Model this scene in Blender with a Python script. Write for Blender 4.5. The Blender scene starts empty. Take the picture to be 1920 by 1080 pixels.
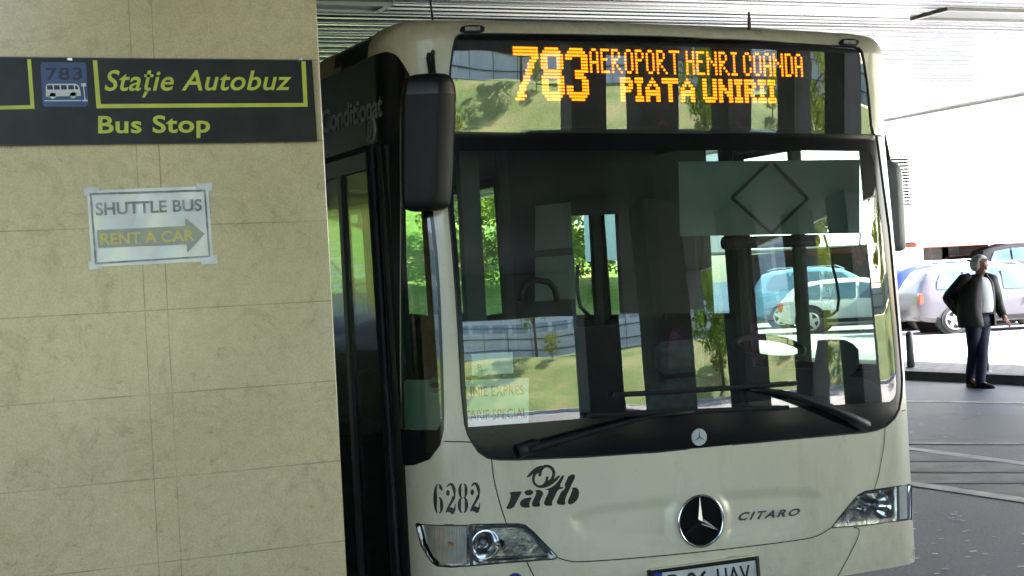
import bpy, bmesh, math, random
import numpy as np
from mathutils import Vector, Matrix
from mathutils.geometry import delaunay_2d_cdt
R = math.radians
random.seed(7)
rng = np.random.default_rng(7)
scene = bpy.context.scene
COL = scene.collection

# ------------------------------------------------------------------ camera
F_PX = 3000.0
YAW, PITCH, ROLL = R(23.95), R(-0.08), R(-3.05)
EYE = np.array([0, 0, 1.62])
_F = np.array([math.sin(YAW)*math.cos(PITCH), math.cos(YAW)*math.cos(PITCH), math.sin(PITCH)])
_r = np.array([math.cos(YAW), -math.sin(YAW), 0.0])
_u = np.cross(_r, _F)
CR = math.cos(ROLL)*_r + math.sin(ROLL)*_u
CU = -math.sin(ROLL)*_r + math.cos(ROLL)*_u
cam = bpy.data.cameras.new('camera')
cam.sensor_width = 36; cam.lens = F_PX*36/1920
cam.clip_start = 0.05; cam.clip_end = 2000
co = bpy.data.objects.new('camera', cam); COL.objects.link(co)
m = Matrix.Identity(4)
for i in range(3):
    m[i][0] = CR[i]; m[i][1] = CU[i]; m[i][2] = -_F[i]; m[i][3] = EYE[i]
co.matrix_world = m
scene.camera = co

# ------------------------------------------------------------------ light
SUN_EL, SUN_AZ = R(39), math.atan2(-0.62, 0.78)      # azimuth measured from +x
w = bpy.data.worlds.new('World'); scene.world = w; w.use_nodes = True
nt = w.node_tree; bg = nt.nodes['Background']
sky = nt.nodes.new('ShaderNodeTexSky'); sky.sky_type = 'NISHITA'; sky.sun_disc = False
sky.sun_elevation = SUN_EL
sky.sun_rotation = math.pi/2 - SUN_AZ
sky.air_density = 1.0; sky.dust_density = 1.5
nt.links.new(sky.outputs[0], bg.inputs[0]); bg.inputs[1].default_value = 0.15
sl = bpy.data.lights.new('sun', 'SUN'); sl.energy = 5.0; sl.angle = R(0.5); sl.color = (1, .95, .87)
so = bpy.data.objects.new('sun', sl); COL.objects.link(so)
sd = Vector((math.cos(SUN_EL)*math.cos(SUN_AZ), math.cos(SUN_EL)*math.sin(SUN_AZ), math.sin(SUN_EL)))
so.rotation_euler = sd.to_track_quat('Z', 'Y').to_euler()
so.location = (30, -30, 60)
vs = scene.view_settings
vs.view_transform = 'Standard'; vs.look = 'None'; vs.gamma = 1.0; vs.exposure = 3.15
scene.cycles.max_bounces = 10; scene.cycles.diffuse_bounces = 5; scene.cycles.glossy_bounces = 5
scene.cycles.transparent_max_bounces = 24; scene.cycles.transmission_bounces = 8
scene.cycles.use_denoising = True
scene.cycles.sample_clamp_indirect = 8.0
scene.cycles.caustics_reflective = False; scene.cycles.caustics_refractive = False

# ------------------------------------------------------------------ pixel geometry (1920 px photo coordinates -> world)
def ray(px, py):
    d = _F*F_PX + CR*(px-960) - CU*(py-540)
    return d/np.linalg.norm(d)
def proj(P):
    q = np.asarray(P, float)-EYE; ww = q@_F
    return np.array([960+F_PX*(q@CR)/ww, 540-F_PX*(q@CU)/ww])
def onz(px, py, z): d = ray(px, py); return EYE+d*((z-EYE[2])/d[2])
def ony(px, py, y): d = ray(px, py); return EYE+d*((y-EYE[1])/d[1])
def onx(px, py, x): d = ray(px, py); return EYE+d*((x-EYE[0])/d[0])
def ondepth(px, py, t): d = ray(px, py); return EYE+d*(t/(d@_F))

# ------------------------------------------------------------------ materials
MATS = {}
def newmat(name):
    mt = bpy.data.materials.new(name); mt.use_nodes = True
    n = mt.node_tree; b = n.nodes['Principled BSDF']
    return mt, n, b
def pmat(name, col, rough=.5, metal=0., var=0., scale=8., bump=0., coat=0., bscale=60., spec=.5, col2=None):
    """procedural principled material: base colour varied by noise, optional fine bump"""
    if name in MATS: return MATS[name]
    mt, n, b = newmat(name)
    b.inputs['Roughness'].default_value = rough; b.inputs['Metallic'].default_value = metal
    b.inputs['Coat Weight'].default_value = coat; b.inputs['Coat Roughness'].default_value = .08
    b.inputs['Specular IOR Level'].default_value = spec
    tc = n.nodes.new('ShaderNodeTexCoord')
    nz = n.nodes.new('ShaderNodeTexNoise'); nz.inputs['Scale'].default_value = scale; nz.inputs['Detail'].default_value = 6
    n.links.new(tc.outputs['Object'], nz.inputs['Vector'])
    mx = n.nodes.new('ShaderNodeMix'); mx.data_type = 'RGBA'
    c = np.array(col); c2 = np.array(col2) if col2 is not None else np.clip(c*(1-var), 0, 1)
    c1 = c if col2 is not None else np.clip(c*(1+var), 0, 1)
    mx.inputs[6].default_value = (*c1, 1); mx.inputs[7].default_value = (*c2, 1)
    rp = n.nodes.new('ShaderNodeMapRange'); rp.inputs[1].default_value = .35; rp.inputs[2].default_value = .65
    n.links.new(nz.outputs[0], rp.inputs[0]); n.links.new(rp.outputs[0], mx.inputs[0])
    n.links.new(mx.outputs[2], b.inputs['Base Color'])
    if bump:
        nb = n.nodes.new('ShaderNodeTexNoise'); nb.inputs['Scale'].default_value = bscale; nb.inputs['Detail'].default_value = 4
        n.links.new(tc.outputs['Object'], nb.inputs['Vector'])
        bp = n.nodes.new('ShaderNodeBump'); bp.inputs['Strength'].default_value = bump; bp.inputs['Distance'].default_value = .01
        n.links.new(nb.outputs[0], bp.inputs['Height']); n.links.new(bp.outputs[0], b.inputs['Normal'])
    MATS[name] = mt
    return mt
def glass(name, tint, f0=.06, rough=.0, wobble=0., wscale=3.0):
    """thin tinted pane: see-through tint plus a Fresnel mirror reflection"""
    if name in MATS: return MATS[name]
    mt = bpy.data.materials.new(name); mt.use_nodes = True; n = mt.node_tree
    for x in list(n.nodes): n.nodes.remove(x)
    out = n.nodes.new('ShaderNodeOutputMaterial')
    tr = n.nodes.new('ShaderNodeBsdfTransparent'); tr.inputs[0].default_value = (*tint, 1)
    gl = n.nodes.new('ShaderNodeBsdfGlossy'); gl.inputs['Roughness'].default_value = rough
    gl.inputs['Color'].default_value = (1, 1, 1, 1)
    lw = n.nodes.new('ShaderNodeLayerWeight'); lw.inputs[0].default_value = .5
    pw = n.nodes.new('ShaderNodeMath'); pw.operation = 'POWER'; pw.inputs[1].default_value = 5
    n.links.new(lw.outputs['Facing'], pw.inputs[0])
    mr = n.nodes.new('ShaderNodeMapRange'); mr.inputs[3].default_value = f0; mr.inputs[4].default_value = 1.0
    n.links.new(pw.outputs[0], mr.inputs[0])
    mx = n.nodes.new('ShaderNodeMixShader')
    n.links.new(mr.outputs[0], mx.inputs[0]); n.links.new(tr.outputs[0], mx.inputs[1]); n.links.new(gl.outputs[0], mx.inputs[2])
    if wobble:
        tc = n.nodes.new('ShaderNodeTexCoord'); mp = n.nodes.new('ShaderNodeMapping'); mp.inputs['Scale'].default_value = (1, 1, 1.6)
        nz = n.nodes.new('ShaderNodeTexNoise'); nz.inputs['Scale'].default_value = wscale; nz.inputs['Detail'].default_value = 1
        n.links.new(tc.outputs['Object'], mp.inputs[0]); n.links.new(mp.outputs[0], nz.inputs['Vector'])
        bp = n.nodes.new('ShaderNodeBump'); bp.inputs['Strength'].default_value = 1.0; bp.inputs['Distance'].default_value = wobble
        n.links.new(nz.outputs[0], bp.inputs['Height']); n.links.new(bp.outputs[0], gl.inputs['Normal'])
    n.links.new(mx.outputs[0], out.inputs[0])
    MATS[name] = mt
    return mt
def emit(name, col, strength):
    mt, n, b = newmat(name)
    b.inputs['Base Color'].default_value = (*[c*.3 for c in col], 1)
    b.inputs['Emission Color'].default_value = (*col, 1); b.inputs['Emission Strength'].default_value = strength
    return mt

# ------------------------------------------------------------------ object helpers
def wloc(o):
    p = Vector((0, 0, 0))
    while o is not None: p = p + o.location; o = o.parent
    return p
def mk(name, verts, faces, mat, parent=None, world=True, smooth=False, loc=None):
    """one mesh object. verts are world coordinates (parents only translate) unless world is False"""
    v = np.asarray([tuple(p) for p in verts], float).reshape(-1, 3)
    if loc is not None: v = v-np.array(loc)
    elif parent is not None and world: v = v-np.array(wloc(parent))
    me = bpy.data.meshes.new(name); me.from_pydata(v.tolist(), [], [list(map(int, f)) for f in faces])
    for mm in (mat if isinstance(mat, (list, tuple)) else [mat]): me.materials.append(mm)
    if smooth: me.polygons.foreach_set('use_smooth', [True]*len(me.polygons))
    me.update()
    if smooth == 'angle': me.set_sharp_from_angle(angle=R(26))
    o = bpy.data.objects.new(name, me); COL.objects.link(o)
    if loc is not None: o.location = loc
    if parent is not None: o.parent = parent
    return o
def tag(o, label=None, cat=None, group=None, kind=None):
    if label: o['label'] = label
    if cat: o['category'] = cat
    if group: o['group'] = group
    if kind: o['kind'] = kind
    return o
def thing(name, loc, label, cat, group=None, rz=0):
    o = bpy.data.objects.new(name, None); COL.objects.link(o); o.location = [float(c) for c in loc]; o.rotation_euler = (0, 0, rz)
    o.empty_display_size = .2
    return tag(o, label, cat, group)
class MB:
    def __init__(s): s.v = []; s.f = []
    def add(s, v, f):
        b = len(s.v); s.v += [tuple(map(float, p)) for p in v]; s.f += [[i+b for i in q] for q in f]; return s
    def box(s, lo, hi):
        x0, y0, z0 = lo; x1, y1, z1 = hi
        return s.add([(x0,y0,z0),(x1,y0,z0),(x1,y1,z0),(x0,y1,z0),(x0,y0,z1),(x1,y0,z1),(x1,y1,z1),(x0,y1,z1)],
                     [(0,3,2,1),(4,5,6,7),(0,1,5,4),(1,2,6,5),(2,3,7,6),(3,0,4,7)])
    def cbox(s, c, d): return s.box([c[i]-d[i]/2 for i in range(3)], [c[i]+d[i]/2 for i in range(3)])
    def bbox(s, lo, hi, r):
        """box with chamfered vertical and horizontal edges"""
        x0, y0, z0 = lo; x1, y1, z1 = hi; ring = []
        for z, q in ((z0, r), (z0+r, 0), (z1-r, 0), (z1, r)):
            a = q; b = q
            ring.append([(x0+a+r,y0+b,z),(x1-a-r,y0+b,z),(x1-a,y0+b+r,z),(x1-a,y1-b-r,z),(x1-a-r,y1-b,z),(x0+a+r,y1-b,z),(x0+a,y1-b-r,z),(x0+a,y0+b+r,z)])
        return s.loft(ring, True)
    def loft(s, rings, cap=True, closed=True):
        n = len(rings[0]); v = [p for r in rings for p in r]; f = []
        for i in range(len(rings)-1):
            for j in range(n if closed else n-1):
                k = (j+1) % n; f.append((i*n+j, i*n+k, (i+1)*n+k, (i+1)*n+j))
        if cap: f.append(tuple(range(n))[::-1]); f.append(tuple((len(rings)-1)*n+j for j in range(n)))
        return s.add(v, f)
    def tube(s, pts, r, n=8):
        pts = [np.asarray(p, float) for p in pts]; rs = r if hasattr(r, '__len__') else [r]*len(pts); rings = []
        prev = None
        for i, p in enumerate(pts):
            t = pts[min(i+1, len(pts)-1)]-pts[max(i-1, 0)]; t = t/np.linalg.norm(t)
            if prev is None:
                a = np.cross(t, [0, 0, 1.]);
                if np.linalg.norm(a) < 1e-3: a = np.cross(t, [1., 0, 0])
            else: a = prev-t*(prev@t)
            a = a/np.linalg.norm(a); prev = a; b = np.cross(t, a)
            rings.append([p+rs[i]*(math.cos(q)*a+math.sin(q)*b) for q in [2*math.pi*k/n for k in range(n)]])
        return s.loft(rings)
    def disc(s, c, nrm, r, h, n=24, r2=None):
        nrm = np.asarray(nrm, float); nrm /= np.linalg.norm(nrm); c = np.asarray(c, float)
        a = np.cross(nrm, [0, 0, 1.]);
        if np.linalg.norm(a) < 1e-3: a = np.array([1., 0, 0])
        a /= np.linalg.norm(a); b = np.cross(nrm, a); r2 = r if r2 is None else r2
        ring = lambda rr, hh: [c+nrm*hh+rr*(math.cos(q)*a+math.sin(q)*b) for q in [2*math.pi*k/n for k in range(n)]]
        return s.loft([ring(r, 0), ring(r2, h)])
    def torus(s, c, nrm, Rm, r, n=32, k=8):
        nrm = np.asarray(nrm, float); nrm /= np.linalg.norm(nrm); c = np.asarray(c, float)
        a = np.cross(nrm, [0, 0, 1.]);
        if np.linalg.norm(a) < 1e-3: a = np.array([1., 0, 0])
        a /= np.linalg.norm(a); b = np.cross(nrm, a); v = []; f = []
        for i in range(n):
            q = 2*math.pi*i/n; e = math.cos(q)*a+math.sin(q)*b
            for j in range(k):
                p = 2*math.pi*j/k; v.append(c+e*(Rm+r*math.cos(p))+nrm*r*math.sin(p))
        for i in range(n):
            for j in range(k):
                f.append((i*k+j, ((i+1) % n)*k+j, ((i+1) % n)*k+(j+1) % k, i*k+(j+1) % k))
        return s.add(v, f)
    def build(s, name, mat, parent=None, world=True, smooth=False, loc=None): return mk(name, s.v, s.f, mat, parent, world, smooth, loc)

_tc = {}
def text2d(body, bold=0., spacing=1.0):
    """flat glyph mesh from the built-in font: (verts2d, faces), cap height about 0.7"""
    key = (body, bold, spacing)
    if key in _tc: return _tc[key]
    c = bpy.data.curves.new('lettering', 'FONT'); c.body = body; c.offset = bold; c.space_character = spacing; c.resolution_u = 4
    o = bpy.data.objects.new('lettering', c); COL.objects.link(o)
    me = bpy.data.meshes.new_from_object(o.evaluated_get(bpy.context.evaluated_depsgraph_get()))
    v = [(p.co.x, p.co.y) for p in me.vertices]; f = [tuple(q.vertices) for q in me.polygons]
    bpy.data.objects.remove(o); bpy.data.curves.remove(c); bpy.data.meshes.remove(me)
    _tc[key] = (np.array(v), f); return _tc[key]
def fit_text(body, quad, mapper, bold=0., shear=0., spacing=1.0):
    """map glyphs into the pixel quad (TL, TR, BR, BL) through mapper(px,py)"""
    v, f = text2d(body, bold, spacing); v = v.copy(); v[:, 0] += shear*v[:, 1]
    lo, hi = v.min(0), v.max(0); q = (v-lo)/(hi-lo); tl, tr, br, bl = [np.array(p, float) for p in quad]
    out = []
    for a, b in q:
        p = (bl*(1-a)+br*a)*(1-b)+(tl*(1-a)+tr*a)*b; out.append(mapper(p[0], p[1]))
    return out, f
def cdt(outer, holes=(), pts=()):
    """triangulate a polygon with holes, with extra interior points"""
    V = []; E = []
    for lp in [outer]+list(holes):
        b = len(V); V += [Vector((float(p[0]), float(p[1]))) for p in lp]; E += [(b+i, b+(i+1) % len(lp)) for i in range(len(lp))]
    def inside(p, lp):
        c = False; j = len(lp)-1
        for i in range(len(lp)):
            if (lp[i][1] > p[1]) != (lp[j][1] > p[1]) and p[0] < (lp[j][0]-lp[i][0])*(p[1]-lp[i][1])/(lp[j][1]-lp[i][1])+lp[i][0]: c = not c
            j = i
        return c
    def dist(p, lp):
        A = np.array(lp, float); B = np.roll(A, -1, 0); d = B-A; t = np.clip(((p-A)*d).sum(1)/np.maximum((d*d).sum(1), 1e-12), 0, 1)
        return np.linalg.norm(A+d*t[:, None]-p, axis=1).min()
    for p in pts:
        q = np.array(p, float)
        if inside(q, outer) and not any(inside(q, h) for h in holes) and min(dist(q, l) for l in [outer]+list(holes)) > .006: V.append(Vector((q[0], q[1])))
    r = delaunay_2d_cdt(V, E, [], 0, 1e-6)
    vo = [(p.x, p.y) for p in r[0]]; fo = []
    for t in r[2]:
        c = np.mean([vo[i] for i in t], axis=0)
        if inside(c, outer) and not any(inside(c, h) for h in holes): fo.append(tuple(t))
    # orient counter-clockwise
    g = []
    for t in fo:
        a, b, c = [vo[i] for i in t]
        g.append(t if (b[0]-a[0])*(c[1]-a[1])-(b[1]-a[1])*(c[0]-a[0]) > 0 else t[::-1])
    return vo, g
def smooth_loop(pts, n=3, closed=True):
    """Chaikin corner cutting"""
    p = [np.array(q, float) for q in pts]
    for _ in range(n):
        o = []
        for i in range(len(p) if closed else len(p)-1):
            a, b = p[i], p[(i+1) % len(p)]; o += [a*.75+b*.25, a*.25+b*.75]
        if not closed: o = [p[0]]+o+[p[-1]]
        p = o
    return p
# ------------------------------------------------------------------ bus front surface (s = arc length round the nose, z = height)
RF, RC, HW = 7.0, .22, 1.275
PH = math.asin((HW-RC)/(RF-RC)); L1 = RF*PH; L2 = RC*(math.pi/2-PH); SC = L1+L2
D1 = RF*(1-math.cos(PH)); DC = D1+RC*math.cos(PH)
BU, BV = 2.253, 6.012
BX = BU+HW; TILT = .012
ZT, RT = 2.735, .11
def prof(s):
    t = abs(s); sg = 1 if s >= 0 else -1
    if t <= L1: p = t/RF; a = RF*math.sin(p); d = RF*(1-math.cos(p))
    elif t <= SC: p = PH+(t-L1)/RC; a = HW-RC+RC*math.sin(p); d = DC-RC*math.cos(p)
    else: p = math.pi/2; a = HW; d = DC+(t-SC)
    return sg*a, d, sg*math.sin(p), -math.cos(p)
def rk(z):
    if z < .95: return 0.
    if z < 2.25: q = z-.95; return .022*q+.022*q*q
    return .022*1.3+.022*1.69-.065*(z-2.25)
def surf(s, z, off=0.):
    a, d, nx, ny = prof(s); ins = -off
    if z > ZT-RT: q = min(1, (z-(ZT-RT))/RT); ins += RT*(1-math.sqrt(max(0, 1-q*q)))
    return np.array([BX+a-nx*ins, BV+d+rk(z)-ny*ins, z-TILT*a])
_pc = {}
def sz(px, py):
    k = (round(px, 2), round(py, 2))
    if k in _pc: return _pc[k]
    s, z = (px-1250)/400, min(2.5, 1.5-(py-540)/450)
    for _ in range(60):
        P = proj(surf(s, z)); e = P-[px, py]; h = 1e-4
        J = np.stack([(proj(surf(s+h, z))-P)/h, (proj(surf(s, z+h))-P)/h], 1)
        d = np.clip(np.linalg.solve(J, -e), -.3, .3); s += d[0]; z = min(max(z+d[1], .05), ZT-1e-3)
        if np.abs(d).max() < 1e-6: break
    _pc[k] = (s, z); return s, z
def onbus(px, py, off=0.): return surf(*sz(px, py), off)
def grid(s0, s1, z0, z1, ds, dz):
    return [(a, b) for a in np.arange(s0+ds/2, s1, ds) for b in np.arange(z0+dz/2, z1, dz)]
def densify(lp, ds):
    out = []
    for i, p in enumerate(lp):
        p = np.array(p, float); q = np.array(lp[(i+1) % len(lp)], float); L = abs(q[0]-p[0]); near = min(abs(p[0]), abs(q[0])) < 1.6
        if p[0]*q[0] < 0: near = True
        n_ = max(1, math.ceil(L/(min(max(ds, .04), .06) if near and L < 6 else .35 if not near else .06)))
        out += [tuple(p+(q-p)*k/n_) for k in range(n_)]
    return out
def panel(name, outer, mat, parent, off=0., holes=(), ds=.06, dz=.12, thick=0., px=True, fn=None, smooth=True, extra=()):
    """sheet on the bus surface bounded by a traced outline"""
    cv = (lambda l: [sz(*p) for p in l]) if px else (lambda l: l)
    o = densify(cv(outer), ds); hs = [densify(cv(h), ds) for h in holes]; A = np.array(o)
    pts = grid(A[:, 0].min(), A[:, 0].max(), A[:, 1].min(), A[:, 1].max(), ds, dz)+list(extra)
    v, f = cdt(o, hs, pts)
    F_ = lambda a, b: surf(a, b, off+(fn(a, b) if fn else 0))
    P = [F_(a, b) for a, b in v]
    ob = mk(name, P, f, mat, parent, smooth=smooth)
    if smooth and not thick:
        h = .003; N_ = []
        for a, b in v:
            b2 = min(b, ZT-.004-h); q = np.cross(F_(a+h, b2)-F_(a-h, b2), F_(a, b2+h)-F_(a, b2-h)); N_.append(tuple(q/np.linalg.norm(q)))
        ob.data.normals_split_custom_set_from_vertices(N_)
    if thick:
        md = ob.modifiers.new('thickness', 'SOLIDIFY'); md.thickness = thick; md.offset = -1
        if isinstance(mat, (list, tuple)) and len(mat) > 1: md.material_offset = 1
    return ob
def ribbon(name, pts, w, mat, parent, off=.0028, px=True, n=2):
    """thin strip along a traced line on the bus surface"""
    p = [np.array(sz(*q) if px else q) for q in pts]
    if n: p = smooth_loop(p, n, False)
    L = []; Rr = []
    for i, q in enumerate(p):
        t = p[min(i+1, len(p)-1)]-p[max(i-1, 0)]; t = t/np.linalg.norm(t); nn = np.array([-t[1], t[0]])*w/2
        L.append(surf(*(q+nn), off)); Rr.append(surf(*(q-nn), off))
    k = len(p)
    return mk(name, L+Rr, [(i, i+1, k+i+1, k+i)[::-1] for i in range(k-1)], mat, parent)
def bustube(pts, r, off, n=8):
    return MB().tube([onbus(p[0], p[1], p[2] if len(p) > 2 else off) for p in pts], r, n)
# ------------------------------------------------------------------ shared materials
CREAM = pmat('cream_paint', (.75, .67, .49), .32, var=.035, scale=1.7, coat=.45)
def grime(mt):
    n = mt.node_tree; N = n.nodes; Lk = n.links; b = N['Principled BSDF']; src = b.inputs['Base Color'].links[0].from_socket
    tc = N.new('ShaderNodeTexCoord'); mp_ = N.new('ShaderNodeMapping'); mp_.inputs['Scale'].default_value = (1, 1, .35); Lk.new(tc.outputs['Object'], mp_.inputs[0])
    def nz(sc, d, r, v): q = N.new('ShaderNodeTexNoise'); q.inputs['Scale'].default_value = sc; q.inputs['Detail'].default_value = d; q.inputs['Roughness'].default_value = r; Lk.new(v, q.inputs['Vector']); return q.outputs[0]
    def mr(x, a, c, lo, hi): q = N.new('ShaderNodeMapRange'); q.inputs[1].default_value = a; q.inputs[2].default_value = c; q.inputs[3].default_value = lo; q.inputs[4].default_value = hi; Lk.new(x, q.inputs[0]); return q.outputs[0]
    def mx(f, a, col): q = N.new('ShaderNodeMix'); q.data_type = 'RGBA'; Lk.new(f, q.inputs[0]); Lk.new(a, q.inputs[6]); q.inputs[7].default_value = (*col, 1); return q.outputs[2]
    c = mx(mr(nz(3.2, 9, .7, mp_.outputs[0]), .52, .75, 0, .38), src, (.36, .30, .19))
    c = mx(mr(nz(70, 3, .6, tc.outputs['Object']), .66, .74, 0, .30), c, (.25, .21, .14))
    # heavier road film on the roof corner and low on the bumper
    sx = N.new('ShaderNodeSeparateXYZ'); Lk.new(tc.outputs['Object'], sx.inputs[0])
    hi = mr(sx.outputs[2], 2.55, 2.72, 0, .30); lo = mr(sx.outputs[2], .55, .25, 0, .22)
    ad = N.new('ShaderNodeMath'); ad.operation = 'ADD'; Lk.new(hi, ad.inputs[0]); Lk.new(lo, ad.inputs[1])
    ml = N.new('ShaderNodeMath'); ml.operation = 'MULTIPLY'; Lk.new(ad.outputs[0], ml.inputs[0]); Lk.new(mr(nz(14, 8, .75, tc.outputs['Object']), .35, .65, .2, 1.6), ml.inputs[1])
    c = mx(ml.outputs[0], c, (.33, .27, .17)); Lk.new(c, b.inputs['Base Color'])
    Lk.new(mr(nz(5, 6, .7, tc.outputs['Object']), .35, .7, .26, .46), b.inputs['Roughness'])
grime(CREAM)
DARKIN = pmat('dark_interior', (.035, .04, .038), .6, var=.3, scale=3)
BLACKGLOSS = pmat('black_gloss', (.008, .008, .009), .15, var=.2, scale=2, spec=.35)
BLACKRUB = pmat('black_rubber', (.015, .015, .016), .55, var=.3, scale=10)
BLACKPL = pmat('black_plastic', (.010, .010, .010), .55, var=.2, scale=14, bump=.05, bscale=300, spec=.3)
GREYPL = pmat('grey_plastic', (.16, .16, .155), .45, var=.12, scale=6)
CHROME = pmat('chrome', (.8, .8, .8), .08, 1., var=.03, scale=5)
SILVER = pmat('brushed_silver', (.6, .6, .6), .3, 1., var=.08, scale=20)
WHITEPL = pmat('white_plastic', (.6, .62, .6), .4, var=.05, scale=5)
SEAM = pmat('panel_gap_black', (.01, .01, .009), .7, var=.2, scale=5)
DECAL = pmat('black_vinyl', (.012, .012, .012), .35, var=.2, scale=9)
YELLOW = pmat('sign_yellow', (.56, .56, .06), .4, var=.1, scale=12)
WHITEP = pmat('white_print', (.62, .62, .58), .45, var=.06, scale=12)
RED = pmat('red_print', (.30, .012, .015), .5, var=.1, scale=12)
CONC = pmat('concrete', (.34, .33, .31), .8, var=.16, scale=1.2, bump=.15, bscale=40)
WHITEWALL = pmat('white_render', (.78, .78, .76), .8, var=.03, scale=.6)

# ------------------------------------------------------------------ ground, kerb, pavement
def asphalt():
    mt, n, b = newmat('asphalt')
    tc = n.nodes.new('ShaderNodeTexCoord')
    a = n.nodes.new('ShaderNodeTexNoise'); a.inputs['Scale'].default_value = .55; a.inputs['Detail'].default_value = 8; a.inputs['Roughness'].default_value = .65
    g = n.nodes.new('ShaderNodeTexNoise'); g.inputs['Scale'].default_value = 45; g.inputs['Detail'].default_value = 3
    for q in (a, g): n.links.new(tc.outputs['Object'], q.inputs['Vector'])
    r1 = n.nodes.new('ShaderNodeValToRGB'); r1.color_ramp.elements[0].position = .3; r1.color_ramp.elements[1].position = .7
    r1.color_ramp.elements[0].color = (.045, .060, .095, 1); r1.color_ramp.elements[1].color = (.080, .102, .150, 1)  # blue of the skylight mixed into an otherwise neutral grey
    n.links.new(a.outputs[0], r1.inputs[0])
    r2 = n.nodes.new('ShaderNodeValToRGB'); r2.color_ramp.elements[0].position = .35; r2.color_ramp.elements[1].position = .75
    r2.color_ramp.elements[0].color = (.6, .6, .6, 1); r2.color_ramp.elements[1].color = (1.7, 1.7, 1.7, 1)
    n.links.new(g.outputs[0], r2.inputs[0])
    mx = n.nodes.new('ShaderNodeMix'); mx.data_type = 'RGBA'; mx.blend_type = 'MULTIPLY'; mx.inputs[0].default_value = 1
    n.links.new(r1.outputs[0], mx.inputs[6]); n.links.new(r2.outputs[0], mx.inputs[7]); vo = n.nodes.new('ShaderNodeTexVoronoi'); vo.feature = 'DISTANCE_TO_EDGE'; vo.inputs['Scale'].default_value = .22
    wv = n.nodes.new('ShaderNodeTexNoise'); wv.inputs['Scale'].default_value = 1.7; wv.inputs['Detail'].default_value = 6; n.links.new(tc.outputs['Object'], wv.inputs['Vector'])
    va = n.nodes.new('ShaderNodeVectorMath'); va.operation = 'SCALE'; va.inputs['Scale'].default_value = 1.1; n.links.new(wv.outputs['Color'], va.inputs[0])
    vb = n.nodes.new('ShaderNodeVectorMath'); n.links.new(tc.outputs['Object'], vb.inputs[0]); n.links.new(va.outputs[0], vb.inputs[1]); n.links.new(vb.outputs[0], vo.inputs['Vector'])
    ck = n.nodes.new('ShaderNodeMapRange'); ck.inputs[1].default_value = .004; ck.inputs[2].default_value = .012; ck.inputs[3].default_value = .35; ck.inputs[4].default_value = 1.0; n.links.new(vo.outputs['Distance'], ck.inputs[0])
    st_ = n.nodes.new('ShaderNodeTexNoise'); st_.inputs['Scale'].default_value = .9; st_.inputs['Detail'].default_value = 3; n.links.new(tc.outputs['Object'], st_.inputs['Vector'])
    sr = n.nodes.new('ShaderNodeMapRange'); sr.inputs[1].default_value = .30; sr.inputs[2].default_value = .42; sr.inputs[3].default_value = .55; sr.inputs[4].default_value = 1.0; n.links.new(st_.outputs[0], sr.inputs[0])
    pm = n.nodes.new('ShaderNodeMath'); pm.operation = 'MULTIPLY'; n.links.new(ck.outputs[0], pm.inputs[0]); n.links.new(sr.outputs[0], pm.inputs[1])
    m2 = n.nodes.new('ShaderNodeMix'); m2.data_type = 'RGBA'; m2.blend_type = 'MULTIPLY'; m2.inputs[0].default_value = 1; n.links.new(mx.outputs[2], m2.inputs[6]); n.links.new(pm.outputs[0], m2.inputs[7])
    n.links.new(m2.outputs[2], b.inputs['Base Color'])
    b.inputs['Roughness'].default_value = .62
    bp = n.nodes.new('ShaderNodeBump'); bp.inputs['Strength'].default_value = .35; bp.inputs['Distance'].default_value = .008
    n.links.new(g.outputs[0], bp.inputs['Height']); n.links.new(bp.outputs[0], b.inputs['Normal'])
    return mt
ASPH = asphalt()
tag(MB().add([(-300,-300,0),(300,-300,0),(300,300,0),(-300,300,0)], [(0,1,2,3)]).build('ground', ASPH), kind='structure')
KA, KB = onz(1706, 711, 0)[:2], onz(1920, 721, 0)[:2]
kd = (KA-KB)/np.linalg.norm(KA-KB); kn = np.array([kd[1], -kd[0]])
if kn[0] < 0: kn = -kn
def kp(al, ac, z): q = KA+kd*al+kn*ac; return (q[0], q[1], z)
def slab(al0, al1, ac0, ac1, z0, z1):
    v = [kp(a, c, z) for z in (z0, z1) for a, c in ((al0, ac0), (al1, ac0), (al1, ac1), (al0, ac1))]
    return MB().add(v, [(0,1,2,3),(7,6,5,4),(0,4,5,1),(1,5,6,2),(2,6,7,3),(3,7,4,0)])
def pavers():
    mt, n, b = newmat('concrete_pavers')
    tc = n.nodes.new('ShaderNodeTexCoord'); br = n.nodes.new('ShaderNodeTexBrick')
    br.inputs['Scale'].default_value = 1; br.inputs['Brick Width'].default_value = .3; br.inputs['Row Height'].default_value = .16; br.inputs['Mortar Size'].default_value = .012
    br.inputs['Color1'].default_value = (.34, .33, .31, 1); br.inputs['Color2'].default_value = (.24, .235, .225, 1); br.inputs['Mortar'].default_value = (.10, .10, .10, 1)
    n.links.new(tc.outputs['Object'], br.inputs['Vector']); n.links.new(br.outputs[0], b.inputs['Base Color']); b.inputs['Roughness'].default_value = .8
    return mt
PAVE = pavers()
tag(slab(-60, 40, .0, .16, -.02, .115).build('kerb', pmat('kerb_stone', (.16, .155, .16), .75, var=.2, scale=3)), kind='structure')
tag(slab(-60, 40, .16, 2.6, -.02, .11).build('pavement', PAVE), kind='structure')
tag(slab(-60, 40, 2.6, 60, -.02, .02).build('parking_ground', CONC), kind='structure')
LINEW = pmat('road_paint', (.55, .55, .52), .6, var=.25, scale=4, bump=.1)
LINEG = pmat('worn_road_paint', (.20, .20, .195), .65, var=.3, scale=3, bump=.1)
def gpoly(pts, z): return [tuple(onz(x, y, z)) for x, y in pts]
mk_ = MB()
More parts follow.
